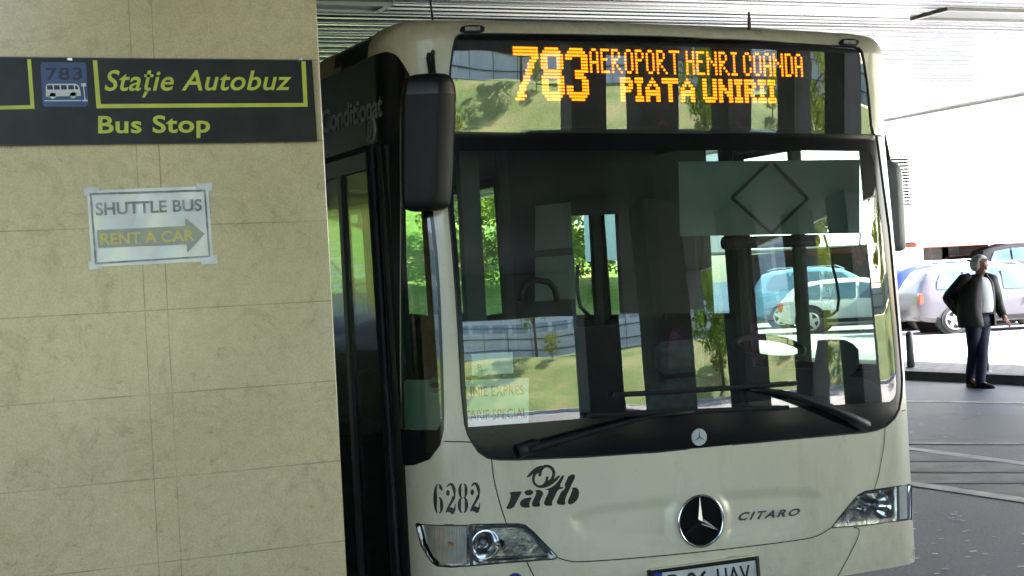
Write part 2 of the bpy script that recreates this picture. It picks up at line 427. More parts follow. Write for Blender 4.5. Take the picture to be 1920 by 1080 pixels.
for q in ([(1660,750),(2050,757),(2050,759),(1660,752)], [(1660,829.5),(2050,831),(2050,833.5),(1660,832)],
          [(1680,835),(1800,850),(2040,881),(2040,888),(1800,856),(1680,840)], [(1660,896),(1800,915),(2040,950),(2040,960),(1800,924),(1660,903)]):
    n_ = len(q); mk_.add(gpoly(q, .006), [tuple(range(n_))[::-1]])
tag(mk_.build('edge_line', LINEW), kind='structure')
mk_ = MB()
for q in ([(1660,846),(1740,846),(1860,864),(1660,864)], [(1660,868),(1880,867),(1990,885),(1660,885)], [(1660,890),(2040,888),(2040,905),(1706,906)], [(1800,913),(2040,909),(2040,930),(1900,931)]):
    mk_.add(gpoly(q, .004), [(3,2,1,0)])
tag(mk_.build('hatched_marking', LINEG), kind='structure')
mk_ = MB()
for i in range(62):
    x, y = random.uniform(1690, 1990), random.uniform(952, 1100)
    if random.random() < .12: y = random.uniform(760, 830)
    c = onz(x, y, .005); a, b_ = random.uniform(.012, .035), random.uniform(.01, .03); t = random.uniform(0, 3)
    k = random.randint(4, 7)
    mk_.add([(c[0]+a*math.cos(t+2*math.pi*j/k)*random.uniform(.6, 1.1), c[1]+b_*math.sin(t+2*math.pi*j/k)*random.uniform(.6, 1.1), .005) for j in range(k)], [tuple(range(k))])
tag(mk_.build('paint_flecks', LINEW), kind='structure')
mk_ = MB()
for al in (-14, -9.2, -4.4, .4, 5.2, 10):
    mk_.add([kp(al-3, 2.8, .025), kp(al-2.85, 2.8, .025), kp(al+1.65, 8, .025), kp(al+1.5, 8, .025)], [(0,1,2,3)])
tag(mk_.build('parking_line', LINEW), kind='structure')
# platform the stone pillar stands on
tag(MB().bbox((-25, -2.0, -.02), (1.95, 40, .14), .01).build('platform', pmat('dark_paving', (.13, .13, .125), .8, var=.2, scale=1.5)), kind='structure')
tag(MB().bbox((-25, -24, -.02), (1.95, -2.004, .138), .01).build('pavement', PAVE), kind='structure')  # pale paving out of view, kept light to bounce sun forward

# ------------------------------------------------------------------ canopy
CXL, CYL = 2.6, -2.0  # unseen corner behind the camera left open to light the bus front
ZC = 4.5; CX0, CX1, CY0, CY1 = -10, 20, -20, 52  # both unseen ends lengthened to keep mirrored ground in shade
can = thing('canopy', (CX1, 24, ZC), 'metal slatted canopy ceiling over the bus lane and the stone pillar', 'canopy')
SLAT = pmat('brushed_metal_slat', (.135, .137, .142), .2, 1., var=.1, scale=.8)
sb = MB(); y = 3.1; pitch = .2
prf = [(-.093, .02), (-.0925, .0035), (-.088, .0012), (-.05, .0005), (0, 0), (.05, .0005), (.088, .0012), (.0925, .0035), (.093, .02)]
while y < CY1-.1:
    dz = random.uniform(-.0015, .0015); tl = random.uniform(-.006, .006)
    v = [(xx, y+a, ZC+b+dz+tl*a/.09) for xx in (CX0 if y > CYL else CXL, CX1-.25) for a, b in prf]; k = len(prf)
    sb.add(v, [(j, j+1, k+j+1, k+j)[::-1] for j in range(k-1)]); y += pitch
so_ = sb.build('soffit', SLAT, can, smooth=True)
MB().box((CXL, CY0+.01, ZC+.004), (CX1-.23, 2.99, ZC+.04)).build('unseen_dark_soffit', pmat('unseen_dark_soffit', (.035, .036, .036), .8, var=.2, scale=.5), can)  # unseen dark ceiling added so the windscreen mirrors less brightness
MB().box((CXL, CY0, ZC+.05), (CX1-.22, CYL, ZC+.9)).box((CX0, CYL, ZC+.05), (CX1-.22, CY1, ZC+.9)).build('roof_slab', pmat('dark_void', (.02, .02, .02), .9, var=.2), can)
FASC = pmat('fascia_metal', (.10, .10, .10), .5, .0, var=.05, scale=.5)
MB().box((CX1-.22, CY0, ZC-.03), (CX1, CY1, ZC+1.0)).build('edge_fascia', pmat('pale_fascia', (.70,.70,.69), .4, var=.05, scale=.5), can)
MB().box((CX1-.22, CY0-.2, ZC-.03), (CX1, CY0-.003, ZC+1.0)).box((CXL-.2, CY0-.2, ZC-1.3), (CX1-.22, CY0, ZC+1.0)).box((CXL-.2, CY0, ZC-.03), (CXL, CYL-.2, ZC+1.0)).box((CX0, CYL-.2, ZC-.03), (CXL, CYL, ZC+1.0)).build('unseen_fascia', FASC, can)  # out of view; the deep front drop is added to darken the windscreen reflection
def ceiling_light(q, label):
    P = [onz(x, y, ZC-.012) for x, y in q]; c = np.mean(P, axis=0)
    x0, x1 = min(p[0] for p in P), max(p[0] for p in P); y0, y1 = min(p[1] for p in P), max(p[1] for p in P)
    t = thing('ceiling_light', c, label, 'ceiling light', 'recessed canopy lights')
    fr = MB(); wd = .07; z0, z1 = ZC-.03, ZC+.02
    fr.box((x0, y0, z0), (x1, y0+wd, z1)).box((x0, y1-wd, z0), (x1, y1, z1)).box((x0, y0+wd, z0), (x0+wd, y1-wd, z1)).box((x1-wd, y0+wd, z0), (x1, y1-wd, z1))
    fr.build('frame', WHITEPL, t)
    MB().box((x0+wd, y0+wd, ZC-.008), (x1-wd, y1-wd, ZC+.01)).build('diffuser', pmat('light_diffuser', (.3, .32, .33), .35, var=.05), t)
ceiling_light([(560,6),(715,6),(715,19),(560,19)], 'recessed ceiling light with pale end frame above the stone pillar')
ceiling_light([(1750,24),(2050,24),(2050,37),(1750,37)], 'recessed ceiling light in the bright slats at the right of the canopy')

# ------------------------------------------------------------------ stone pillar
PY = 5.0
xa, xb = ony(282, 0, PY)[0], ony(341, 1060, PY)[0]; xj1 = (xa+xb)/2
xa, xb = ony(242, 0, PY)[0], ony(297, 1080, PY)[0]; xj0 = (xa+xb)/2
PXR = ony(622, 540, PY)[0]; PXL = PXR-1.75
def stone():
    mt, n, b = newmat('limestone_cladding'); N = n.nodes; Lk = n.links
    tc = N.new('ShaderNodeTexCoord')
    def noise(scale, det, rough, dist=0.):
        q = N.new('ShaderNodeTexNoise'); q.inputs['Scale'].default_value = scale; q.inputs['Detail'].default_value = det
        q.inputs['Roughness'].default_value = rough; q.inputs['Distortion'].default_value = dist; Lk.new(tc.outputs['Object'], q.inputs['Vector']); return q
    def ramp(src, p0, c0, p1, c1):
        q = N.new('ShaderNodeValToRGB'); e = q.color_ramp.elements; e[0].position = p0; e[1].position = p1
        e[0].color = (*c0, 1); e[1].color = (*c1, 1); Lk.new(src, q.inputs[0]); return q
    def mul(a, b_, f=1.):
        q = N.new('ShaderNodeMix'); q.data_type = 'RGBA'; q.blend_type = 'MULTIPLY'; q.inputs[0].default_value = f
        Lk.new(a, q.inputs[6]); Lk.new(b_, q.inputs[7]); return q.outputs[2]
    base = ramp(noise(2.2, 5, .6).outputs[0], .3, (.62, .495, .275), .7, (.68, .562, .335))
    mott = ramp(noise(26, 6, .7, .4).outputs[0], .38, (.86, .845, .81), .6, (1.03, 1.03, 1.03))
    vein = ramp(noise(9, 9, .72, 1.6).outputs[0], .30, (.50, .45, .40), .42, (1, 1, 1))
    fine = ramp(noise(160, 2, .5).outputs[0], .3, (.88, .88, .88), .7, (1.08, 1.08, 1.08))
    tone = ramp(noise(.9, 2, .5, .6).outputs[0], .35, (.86, .85, .83), .65, (1.06, 1.05, 1.03))
    scuff = ramp(noise(4.2, 8, .75, 2.2).outputs[0], .33, (.70, .67, .66), .47, (1, 1, 1))
    c = mul(mul(mul(mul(mul(base.outputs[0], tone.outputs[0]), scuff.outputs[0], .6), mott.outputs[0], .55), vein.outputs[0], .6), fine.outputs[0])
    # darker scuffing low down on the shaft (a stain that belongs to the stone)
    sx = N.new('ShaderNodeSeparateXYZ'); Lk.new(tc.outputs['Object'], sx.inputs[0])
    def M(op, a, b_=None):
        q = N.new('ShaderNodeMath'); q.operation = op
        for i, x in enumerate((a, b_)):
            if x is None: continue
            if isinstance(x, (int, float)): q.inputs[i].default_value = x
            else: Lk.new(x, q.inputs[i])
        return q.outputs[0]
    hz = M('ABSOLUTE', M('SUBTRACT', M('FRACT', M('ADD', M('DIVIDE', M('SUBTRACT', sx.outputs[2], 1.342), .261), 20.5)), .5))
    lh = M('LESS_THAN', hz, .0075)
    v0 = M('LESS_THAN', M('ABSOLUTE', M('SUBTRACT', sx.outputs[0], float(xj0-PXR))), .0017)
    v1 = M('LESS_THAN', M('ABSOLUTE', M('SUBTRACT', sx.outputs[0], float(xj1-PXR))), .0017)
    j = M('MAXIMUM', lh, M('MAXIMUM', v0, v1))
    mx = N.new('ShaderNodeMix'); mx.data_type = 'RGBA'; mx.inputs[7].default_value = (.19, .15, .085, 1); Lk.new(c, mx.inputs[6])
    jn = N.new('ShaderNodeMath'); jn.operation = 'MULTIPLY'; Lk.new(j, jn.inputs[0]); jr = N.new('ShaderNodeMapRange'); jr.inputs[1].default_value = .35; jr.inputs[2].default_value = .6; jr.inputs[3].default_value = .15; jr.inputs[4].default_value = .65
    Lk.new(noise(5, 2, .5).outputs[0], jr.inputs[0]); Lk.new(jr.outputs[0], jn.inputs[1])
    Lk.new(jn.outputs[0], mx.inputs[0]); Lk.new(mx.outputs[2], b.inputs['Base Color'])
    rr = N.new('ShaderNodeMapRange'); rr.inputs[3].default_value = .12; rr.inputs[4].default_value = .28; Lk.new(noise(14, 4, .6).outputs[0], rr.inputs[0]); Lk.new(rr.outputs[0], b.inputs['Roughness'])
    bp = N.new('ShaderNodeBump'); bp.inputs['Strength'].default_value = .12; bp.inputs['Distance'].default_value = .004
    Lk.new(noise(3, 2, .5).outputs[0], bp.inputs['Height']); Lk.new(bp.outputs[0], b.inputs['Normal'])
    return mt
STONE = stone()
pil = MB().bbox((PXL, PY, .14), (PXR, PY+.85, ZC), .004).build('stone_pillar', STONE, loc=(PXR, PY, 0))
tag(pil, 'polished beige limestone pillar carrying the black bus stop sign', 'pillar')

# signs on the pillar (front plane y = PY)
sg = thing('direction_sign', ony(290, 272, PY-.01), 'long black sign with yellow bus stop lettering on the stone pillar', 'sign')
SIGNB = pmat('sign_black', (.016, .016, .014), .34, var=.35, scale=9, spec=.3)
def plate(name, pts, y, th, mat, parent):
    f = [ony(px, py, y) for px, py in pts]; n_ = len(f)
    return MB().loft([[(p[0], y, p[2]) for p in f], [(p[0], y+th, p[2]) for p in f]]).build(name, mat, parent)
plate('panel', [(-30,107),(585,113),(595,265),(-30,273)], PY-.022, .021, SIGNB, sg)
plate('edge_trim', [(-30,105.5),(585,111.5),(585,113),(-30,107)], PY-.023, .022, pmat('sign_edge', (.16,.16,.15), .4, var=.1), sg)
flat_ = MB()
for px in (130, 562):
    c = ony(px, 111, PY-.024); MB().bbox((c[0]-.008, c[1]-.004, c[2]-.006), (c[0]+.008, c[1]+.004, c[2]+.005), .002).build('clip', SILVER, sg)
ys = PY-.0235
sp = lambda px, py: ony(px, py, ys)
def flat(name, polys, mat, parent, y=None):
    b_ = MB(); yy = ys if y is None else y
    for q in polys:
        v = [ony(px, py, yy) for px, py in q]; b_.add(v, [tuple(range(len(v)))[::-1]])
    return b_.build(name, mat, parent)
flat('yellow_frame', [[(174,113),(182,113),(189,195),(181,203)], [(181,203),(189,195),(569,193),(577,200)], [(565,115),(573,115),(577,200),(569,193)],
      [(51,111),(58,111),(65,204),(57,197)], [(57,197),(65,204),(-28,206),(-28,199)]], YELLOW, sg)
flat('blue_square', [smooth_loop([(75.6,117),(161,117),(166,200),(80,200)], 0) and [(79,117),(158,117),(161.5,121),(165.5,196),(162,200),(83.5,200),(80,196),(75.8,121)]], pmat('sign_blue', (.035, .065, .17), .35, var=.12, scale=15), sg)
yi = ys-.001; mapi = lambda px, py: ony(px, py, yi)
NAVY = pmat('navy_print', (.008, .013, .035), .4, var=.1)
v, f = fit_text('783', [(85,127),(153,126),(155,150),(88,151)], mapi, .02, .05, 1.1); mk('route_number', v, f, NAVY, sg)
ic = [[(86,181),(86,161),(88,158),(91,157),(142,157),(146,159),(148.5,163),(151,172),(152,180)]]
for cx, cy in ((99,179.5),(137,178.5)): ic.append([(cx+6*math.cos(t), cy+6*math.sin(t)) for t in [-2*math.pi*k/16 for k in range(16)]])
ic += [[(83.5,190),(83.5,188),(152,187.5),(152,189.5)][::-1][::-1], [(152,156),(161,156),(161.5,162),(152.5,162)], [(155.8,162),(157.6,162),(160.5,187),(158.6,187)], [(154,187),(164,187),(164.4,190),(154.5,190)]]
flat('bus_pictogram', ic, WHITEP, sg, yi)
flat('pictogram_window', [[(88,160),(98.5,159.8),(99.2,168),(88.6,168)], [(101,160),(111.5,159.8),(112,168),(101.6,168)], [(114,159.8),(124.7,159.6),(125.3,167.8),(114.7,168)], [(127.5,159.8),(138,159.6),(138.6,167.6),(128,167.8)], [(140.6,160),(144.4,160.6),(147.5,167.3),(141,167.5)]], NAVY, sg, yi-.0008)
v, f = fit_text('Stație Autobuz', [(196,131),(547,132),(547,181),(196,183.5)], sp, .013, .22, 1.05); mk('lettering', v, f, YELLOW, sg)
v, f = fit_text('Bus Stop', [(184,217),(394,215.5),(394,258.5),(184,260.5)], sp, .022, 0, 1.05); mk('lettering', v, f, YELLOW, sg)

nt_ = thing('paper_notice', ony(285, 500, PY-.002), 'white taped shuttle bus rent a car notice in a plastic sleeve on the pillar', 'notice')
PAPER = pmat('sleeved_paper', (.76, .75, .68), .22, var=.12, scale=7, coat=1., bump=.25, bscale=9)
# sheet with slight waviness
vv, ff = [], []; nx_, nz_ = 24, 16
TLp, TRp, BRp, BLp = [np.array(p, float) for p in ((163,357),(390,349),(400,489),(172,501))]
def notice_off(a, b): return .0022+.0016*math.sin(a*11+b*3)*math.sin(b*5+1)+.0012*math.sin(a*26+4*b)
for j in range(nz_+1):
    for i in range(nx_+1):
        a, b = i/nx_, j/nz_; p = (TLp*(1-a)+TRp*a)*(1-b)+(BLp*(1-a)+BRp*a)*b
        vv.append(ony(p[0], p[1], PY-.002-notice_off(a, b)))
for j in range(nz_):
    for i in range(nx_): ff.append((j*(nx_+1)+i, (j+1)*(nx_+1)+i, (j+1)*(nx_+1)+i+1, j*(nx_+1)+i+1))
mk('sheet', vv, ff, PAPER, nt_, smooth=True)
TAPE = pmat('clear_tape', (.66, .65, .60), .12, var=.1, scale=30, coat=1., bump=.3, bscale=60)
for q in ([(156,352),(186,350),(187,366),(157,368)], [(368,344),(398,343),(399,358),(369,360)], [(376,480),(407,478),(408,494),(377,496)], [(165,490),(192,488),(193,504),(166,506)]):
    f_ = [ony(px, py, PY-.0078) for px, py in q]; MB().loft([[(p[0], PY-.0078, p[2]) for p in f_], [(p[0], PY-.001, p[2]) for p in f_]]).build('tape', TAPE, nt_)
yn = PY-.0085; mpn = lambda px, py: ony(px, py, yn)
FADE = pmat('faded_grey_print', (.27, .27, .26), .3, var=.4, scale=16, coat=1.)
def frame_strip(o, i):
    return [[o[k], o[(k+1) % 4], i[(k+1) % 4], i[k]] for k in range(4)]
flat('border', frame_strip([(168,362),(385,355),(395,482),(178,496)], [(172,365.5),(382,359),(391,479),(181.5,492)]), pmat('faded_border', (.24, .24, .235), .3, var=.4, scale=30, coat=1.), nt_, yn)
v, f = fit_text('SHUTTLE BUS', [(178.5,380),(378,373),(379,395),(180,404.5)], mpn, .02); mk('lettering', v, f, FADE, nt_)
flat('arrow', [[(182,431.5),(347.5,423.5),(347.5,408.5),(384,438.4),(351.5,474),(350,458),(184.6,465)]], pmat('olive_print', (.38, .35, .19), .3, var=.3, scale=14, coat=1., col2=(.25, .26, .25)), nt_, yn)
v, f = fit_text('RENT A CAR', [(188,437.5),(363,430.5),(365,451.5),(189,460)], lambda a, b: ony(a, b, yn-.001), .02); mk('lettering', v, f, pmat('faded_yellow_print', (.66, .46, .04), .3, var=.15, scale=20, coat=1., col2=(.60, .50, .12)), nt_)
# ------------------------------------------------------------------ the bus
bus = thing('city_bus', (BX, BV, 0), 'cream city bus with black windscreen surround and amber 783 destination display', 'bus')
W_OUT = [(872,63.5),(862,65),(856,69),(852.5,76),(848.5,95),(844,130),(842.5,160),(842,200),(843,245),(843,280),(841,340),(841,388),(847,452),(855.5,564),(861,656),(865,730),(871.5,795),(877,814),(885,829),(897,847),(914,858.5),(935,861.8),(975,862),(1100,856.5),(1233.5,847.5),(1425,829),(1560,816.5),(1622,811),(1645,806.5),(1662,799),(1677,785),(1686,768),(1690.5,745),(1692,712),(1681.5,582),(1667.6,429),(1658,360),(1650,300),(1644,256),(1638,251),(1634,235),(1631,200),(1627,160),(1620.5,115),(1616.5,97),(1611,90),(1602,87.5),(1420,76.5),(1240,68.5),(1070,65),(930,63.3)]
D_IN = [(872,66),(863,67.5),(858,71.5),(855,78),(851,96),(846.5,130),(845,160),(844.5,200),(846,246),(1000,249),(1240,251),(1634,251),(1629,200),(1625,160),(1618,115),(1614,99),(1609.5,92.5),(1602,90),(1420,79),(1240,71),(1070,67.5),(930,65.8)]
W_IN = [(852,283),(850,340),(851,388),(857,452),(865,564),(870,656),(873.5,730),(878,801),(990,793),(1100,784),(1270,774.5),(1445,766),(1600,757.5),(1668,753.5),(1676,748),(1681,738),(1682,715),(1671,582),(1655,429),(1645,360),(1638,310),(1633,292),(1625,284),(1240,282)]
HL_L = [(780.5,984),(782,981.5),(840,984),(900,983),(972,982),(985,985),(1000,997),(1022,1020),(1043,1041),(1044.5,1045.5),(1040,1048),(960,1054),(878,1061),(845,1063),(820,1061),(812,1056),(801,1041.5),(790,1022)]
HL_R = [(1558.5,989.5),(1575,968),(1598,940),(1609,928),(1622,921),(1650,916.5),(1683,911.5),(1704,908),(1708,909),(1709,974),(1650,981),(1622,985)]
QG = [(753,272),(783,263),(797,310),(805,397),(815,480),(820.5,560),(825.5,684),(828,770),(827,795),(820,806),(753,803)]
door_hole = [(-2.62,.06),(-1.375,.06),(-1.375,2.235),(-2.62,2.235)]
S_END = SC+11.65
def rectw(s0, s1, z0, z1): return [(s0,z0),(s1,z0),(s1,z1),(s0,z1)]
win_r = [rectw(SC+.10, SC+1.22, 1.12, 2.30), rectw(SC+1.42, SC+2.95, 1.38, 2.42)]+[rectw(SC+3.07+i*1.55, SC+4.50+i*1.55, 1.38, 2.42) for i in range(5)]
win_l = [rectw(-SC-1.30-1.5, -SC-1.30-.12, 1.38, 2.30)]+[rectw(-SC-2.9-1.45-i*1.55, -SC-2.9-i*1.55, 1.38, 2.30) for i in range(5)]
win_px = [sz(*p) for p in W_OUT]; hl_l = [sz(*p) for p in HL_L]; hl_r = [sz(*p) for p in HL_R]; qg = [sz(*p) for p in QG]
# pressed recess round the star
REC = [sz(*p) for p in [(1062,975),(1068,960),(1104,948),(1233,930),(1349,917),(1509,911),(1536,917),(1545,930),(1540,952),(1520,975),(1480,1003),(1400,1012),(1313,1020),(1200,1030),(1110,1026),(1080,1005)]]
RECs = smooth_loop(REC, 2)
star_s, star_z = sz(1313, 976)
def _ins(p, lp):
    c = False; j = len(lp)-1
    for i in range(len(lp)):
        if (lp[i][1] > p[1]) != (lp[j][1] > p[1]) and p[0] < (lp[j][0]-lp[i][0])*(p[1]-lp[i][1])/(lp[j][1]-lp[i][1])+lp[i][0]: c = not c
        j = i
    return c
_A = np.array(RECs); _B = np.roll(_A, -1, 0); _D = _B-_A
def _dist(p):
    t = np.clip(((p-_A)*_D).sum(1)/np.maximum((_D*_D).sum(1), 1e-12), 0, 1); return np.linalg.norm(_A+_D*t[:, None]-p, axis=1).min()
def body_fn(s, z):
    if abs(s) > .9 or z > .78 or z < .3: return 0.
    p = np.array([s, z]); o = 0.
    if _ins(p, RECs):
        q = min(1, _dist(p)/.055); q = q*q*(3-2*q)
        o = -.017*q
    # raised boss that carries the star, the recess dips round it
    d = math.hypot(s-star_s, z-star_z); q = min(1, max(0, (d-.125)/.05)); q = q*q*(3-2*q)
    return o*q+.002*(1-q)
zb = .235
outer = [(-S_END, zb), (-2.62, zb)]
outer = [(-S_END,zb),(-2.66,zb)]+[(-2.66,2.28),(-1.362,2.28)]+[(-1.362,zb),(1.2,zb)]+[(1.2,zb),(S_END,zb),(S_END,ZT-.0005),(-S_END,ZT-.0005)]
outer = [(-S_END,zb),(-2.66,zb),(-2.66,2.262),(-1.362,2.262),(-1.362,zb),(S_END,zb),(S_END,ZT-.0005),(-S_END,ZT-.0005)]
ex = []
for s in np.arange(-1.5, 1.55, .03): ex += [(s, ZT-RT*(1-math.sin(q))) for q in (0.02, .35, .7, 1.0, 1.25, 1.45)]
for s in np.arange(-S_END+.4, S_END, .8):
    if abs(s) > 1.6: ex += [(s, ZT-RT*(1-math.sin(q))) for q in (0.02, .35, .7, 1.0, 1.25, 1.45)]
ex += grid(-.75, .75, .33, .78, .018, .018)
ex += grid(-1.46, 1.46, .25, 2.6, .05, .11)
ex += [(sg*(SC-L2*q), z) for sg in (1, -1) for q in np.linspace(0, 1, 15) for z in np.arange(.26, 2.6, .09)]
body = panel('body', outer, CREAM, bus, holes=[win_px, hl_l, hl_r, qg]+win_r+win_l, px=False, ds=.7, dz=.35, fn=body_fn, extra=ex)
lin = [(s, z-.02 if z > 2.5 else z) for s, z in outer]
panel('inner_lining', lin, DARKIN, bus, -.03, holes=[win_px, hl_l, hl_r, qg]+win_r+win_l, px=False, ds=.7, dz=.5, extra=grid(-1.46, 1.46, .25, 2.6, .12, .3))
for hole in [win_px, qg]+win_r+win_l:
    q = [surf(a, b, .0) for a, b in hole]+[surf(a, b, -.03) for a, b in hole]; n_ = len(hole)
    mk('window_reveal', q, [(i, (i+1) % n_, n_+(i+1) % n_, n_+i) for i in range(n_)], DARKIN, bus)
# roof cap and tail
ss = np.concatenate([np.linspace(-S_END, -1.5, 14), np.linspace(-1.45, 1.45, 60), np.linspace(1.5, S_END, 14)])
top = [surf(s, ZT-.0006) for s in ss]
MB().add(top, [tuple(range(len(top)))]).build('roof', CREAM, bus)
yb = surf(S_END, 1)[1]; MB().box((BU+.02, yb-.05, zb), (BU+2*HW-.02, yb, ZT-.02)).build('rear_panel', [CREAM, DARKIN], bus)
MB().bbox((BU+.5, BV+1.6, ZT-.05), (BU+2*HW-.5, BV+4.2, ZT+.14), .05).build('roof_unit', CREAM, bus)
# glazing
WG = glass('windscreen_glass', (.73, .85, .78), .13, 0, .00035, 2.2)
DG = glass('destination_glass', (.66, .70, .68), .14, 0, .0004, 2.6)
SG = glass('side_glass', (.42, .54, .48), .07, 0, .0006, 2)
ws = panel('windscreen', W_IN, WG, bus, -.003, ds=.05, dz=.05)
fr = panel('black_border', W_OUT, BLACKGLOSS, ws, -.0015, holes=[W_IN, D_IN], ds=.06, dz=.06)
rim = [onbus(p[0], p[1], .0005) for p in W_OUT]; MB().tube(rim+[rim[0], rim[1]], .004, 5).build('rubber_seal', BLACKRUB, ws)
dgl = panel('destination_window', D_IN, DG, bus, -.003, ds=.05, dz=.05)
for i, q in enumerate(win_r+win_l):
    inn = q
    g = panel('side_window', q, SG, bus, -.010, px=False, ds=.6, dz=.6)
    s0, s1, z0, z1 = q[0][0], q[1][0], q[0][1], q[2][1]; e = .035
    panel('window_surround', rectw(s0-.05, s1+.05, z0-.05, z1+.05), BLACKGLOSS, g, .002, holes=[rectw(s0+e, s1-e, z0+e, z1-e)], px=False, ds=.6, dz=.6)
# dark glass band over the door, running into the corner window's border
hd = [(-4.3,2.605)]+[sz(*p) for p in [(727,97),(740,101),(748,107),(757,120),(768,139),(778,165),(788,215),(797,270),(805,330),(812,397),(821,480),(826,560),(831,684),(833,775),(832.5,806),(826,834),(807,861),(778,872),(748.5,873)]]
s747 = -1.37
hd = hd+[(s747, sz(748.5,873)[1]+.002), (s747, 2.24), (-4.3, 2.24)]
bd = panel('door_header', hd, BLACKGLOSS, bus, .006, holes=[qg], px=False, ds=.03, dz=.08)
qw = panel('corner_window', [(s, z) for s, z in qg], SG, bus, -.003, px=False, ds=.04, dz=.1)
panel('white_sticker', [(754,716),(760,712),(829,712),(829,800),(822,805),(756,804)], pmat('pale_sticker', (.50, .56, .50), .5, var=.06), qw, -.008, ds=.04, dz=.06)
def ring_px(cx, cy, rx, ry, n=24): return [(cx+rx*math.cos(2*math.pi*k/n), cy+ry*math.sin(2*math.pi*k/n)) for k in range(n)]
panel('round_sticker', ring_px(815.5, 722, 13, 15), pmat('sticker_green', (.22, .30, .24), .5, var=.3, scale=30), qw, -.0065, ds=.1, dz=.1)
panel('round_sticker', ring_px(815.5, 722, 9, 6), DECAL, qw, -.0055, ds=.1, dz=.1)
onb = lambda o: (lambda px, py: onbus(px, py, o))
GREYV = pmat('grey_vinyl', (.26, .26, .26), .5, var=.2, scale=40)
v, f = fit_text('Conditionat', [(606,207),(719.5,172),(719.5,219),(606,252)], onb(.008), .025); mk('lettering', v, f, GREYV, bd)
b_ = MB(); c = onbus(699, 243, .0); nr = np.array([-1, 0, 0.]); b_.disc(c, nr, .062, .014, 24, .056); b_.build('round_badge', GREYV, bd)
b_ = MB(); b_.torus(c+nr*.015, nr, .042, .004); b_.cbox(c+nr*.015, (.004, .05, .008)).cbox(c+nr*.015, (.004, .008, .05)); b_.build('badge_print', DECAL, bd)

# door: dark frame posts, glass leaf, grab rail
dr = bpy.data.objects.new('front_door', None); COL.objects.link(dr); dr.location = (0, 0, 0); dr.parent = bus
def sbox(s0, s1, z0, z1, d0, d1):
    """box let into the door side: depths d0 (outer) to d1 (inner)"""
    y0, y1 = BV+DC+(-s0-SC), BV+DC+(-s1-SC); return ((BU+d0, min(y0, y1), z0), (BU+d1, max(y0, y1), z1))
fr = MB()
for s0, s1, d in ((-1.47,-1.376,.004),(-1.515,-1.475,.016),(-1.56,-1.52,.010),(-1.66,-1.565,.02)): fr.box(*sbox(s0, s1, .1, 2.235, d, d+.06))
fr.box(*sbox(-2.62, -2.54, .1, 2.235, .015, .07)); fr.box(*sbox(-2.535, -1.665, .1, .19, .02, .06)); fr.box(*sbox(-2.535, -1.665, 2.16, 2.235, .02, .06))
fr.box(*sbox(-2.12, -2.07, .19, 2.16, .02, .06))
fr.build('frame', BLACKRUB, dr)
MB().box(*sbox(-2.535, -2.125, .19, 2.16, .035, .041)).box(*sbox(-2.065, -1.665, .19, 2.16, .035, .041)).build('glass', SG, dr)
p0 = onx(628,738,BU+.12); p1 = onx(668,705,BU+.12); p2 = onx(703,690,BU+.12)
MB().tube([p0+[0,.3,-.15], p0, p1, p2], .014).build('grab_rail', pmat('red_rail', (.25, .012, .012), .4, var=.1), dr)
g2 = MB(); 
for s0 in (-1.498, -1.54): g2.tube([surf(s0, .1, .002), surf(s0, 2.23, .002)], .012, 6)
g2.build('rubber_edge', BLACKRUB, dr)

# panel seams
for q in ([(921.5,861),(924,890),(931.6,925),(940,954),(949,981)],
          [(1043,1044),(1052,1048),(1066,1052),(1085,1054),(1233,1043),(1425,1022),(1500,1012),(1523,1008),(1540,1001),(1557,990)],
          [(1658.5,800),(1658,822),(1655.6,842),(1647,890),(1638.7,917)], [(1600,988.5),(1608,990),(1611.5,997),(1604,1018),(1571,1079.5),(1560,1100)],
          [(987,1053),(993,1066),(1001,1080),(1008,1100)], [(832,827.5),(858,828),(886,829)], [(1644,254),(1655,256)], [(1690,771),(1706,769)]):
    ribbon('panel_gap', q, .0045, SEAM, bus)
# black lip at the inner tips of the headlamps
for L_, q in ((HL_L, 'l'), (HL_R, 'r')):
    pts = [onbus(p[0], p[1], .0015) for p in L_]; MB().tube(pts+[pts[0], pts[1]], .0028, 5).build('lamp_seal', BLACKRUB, bus)

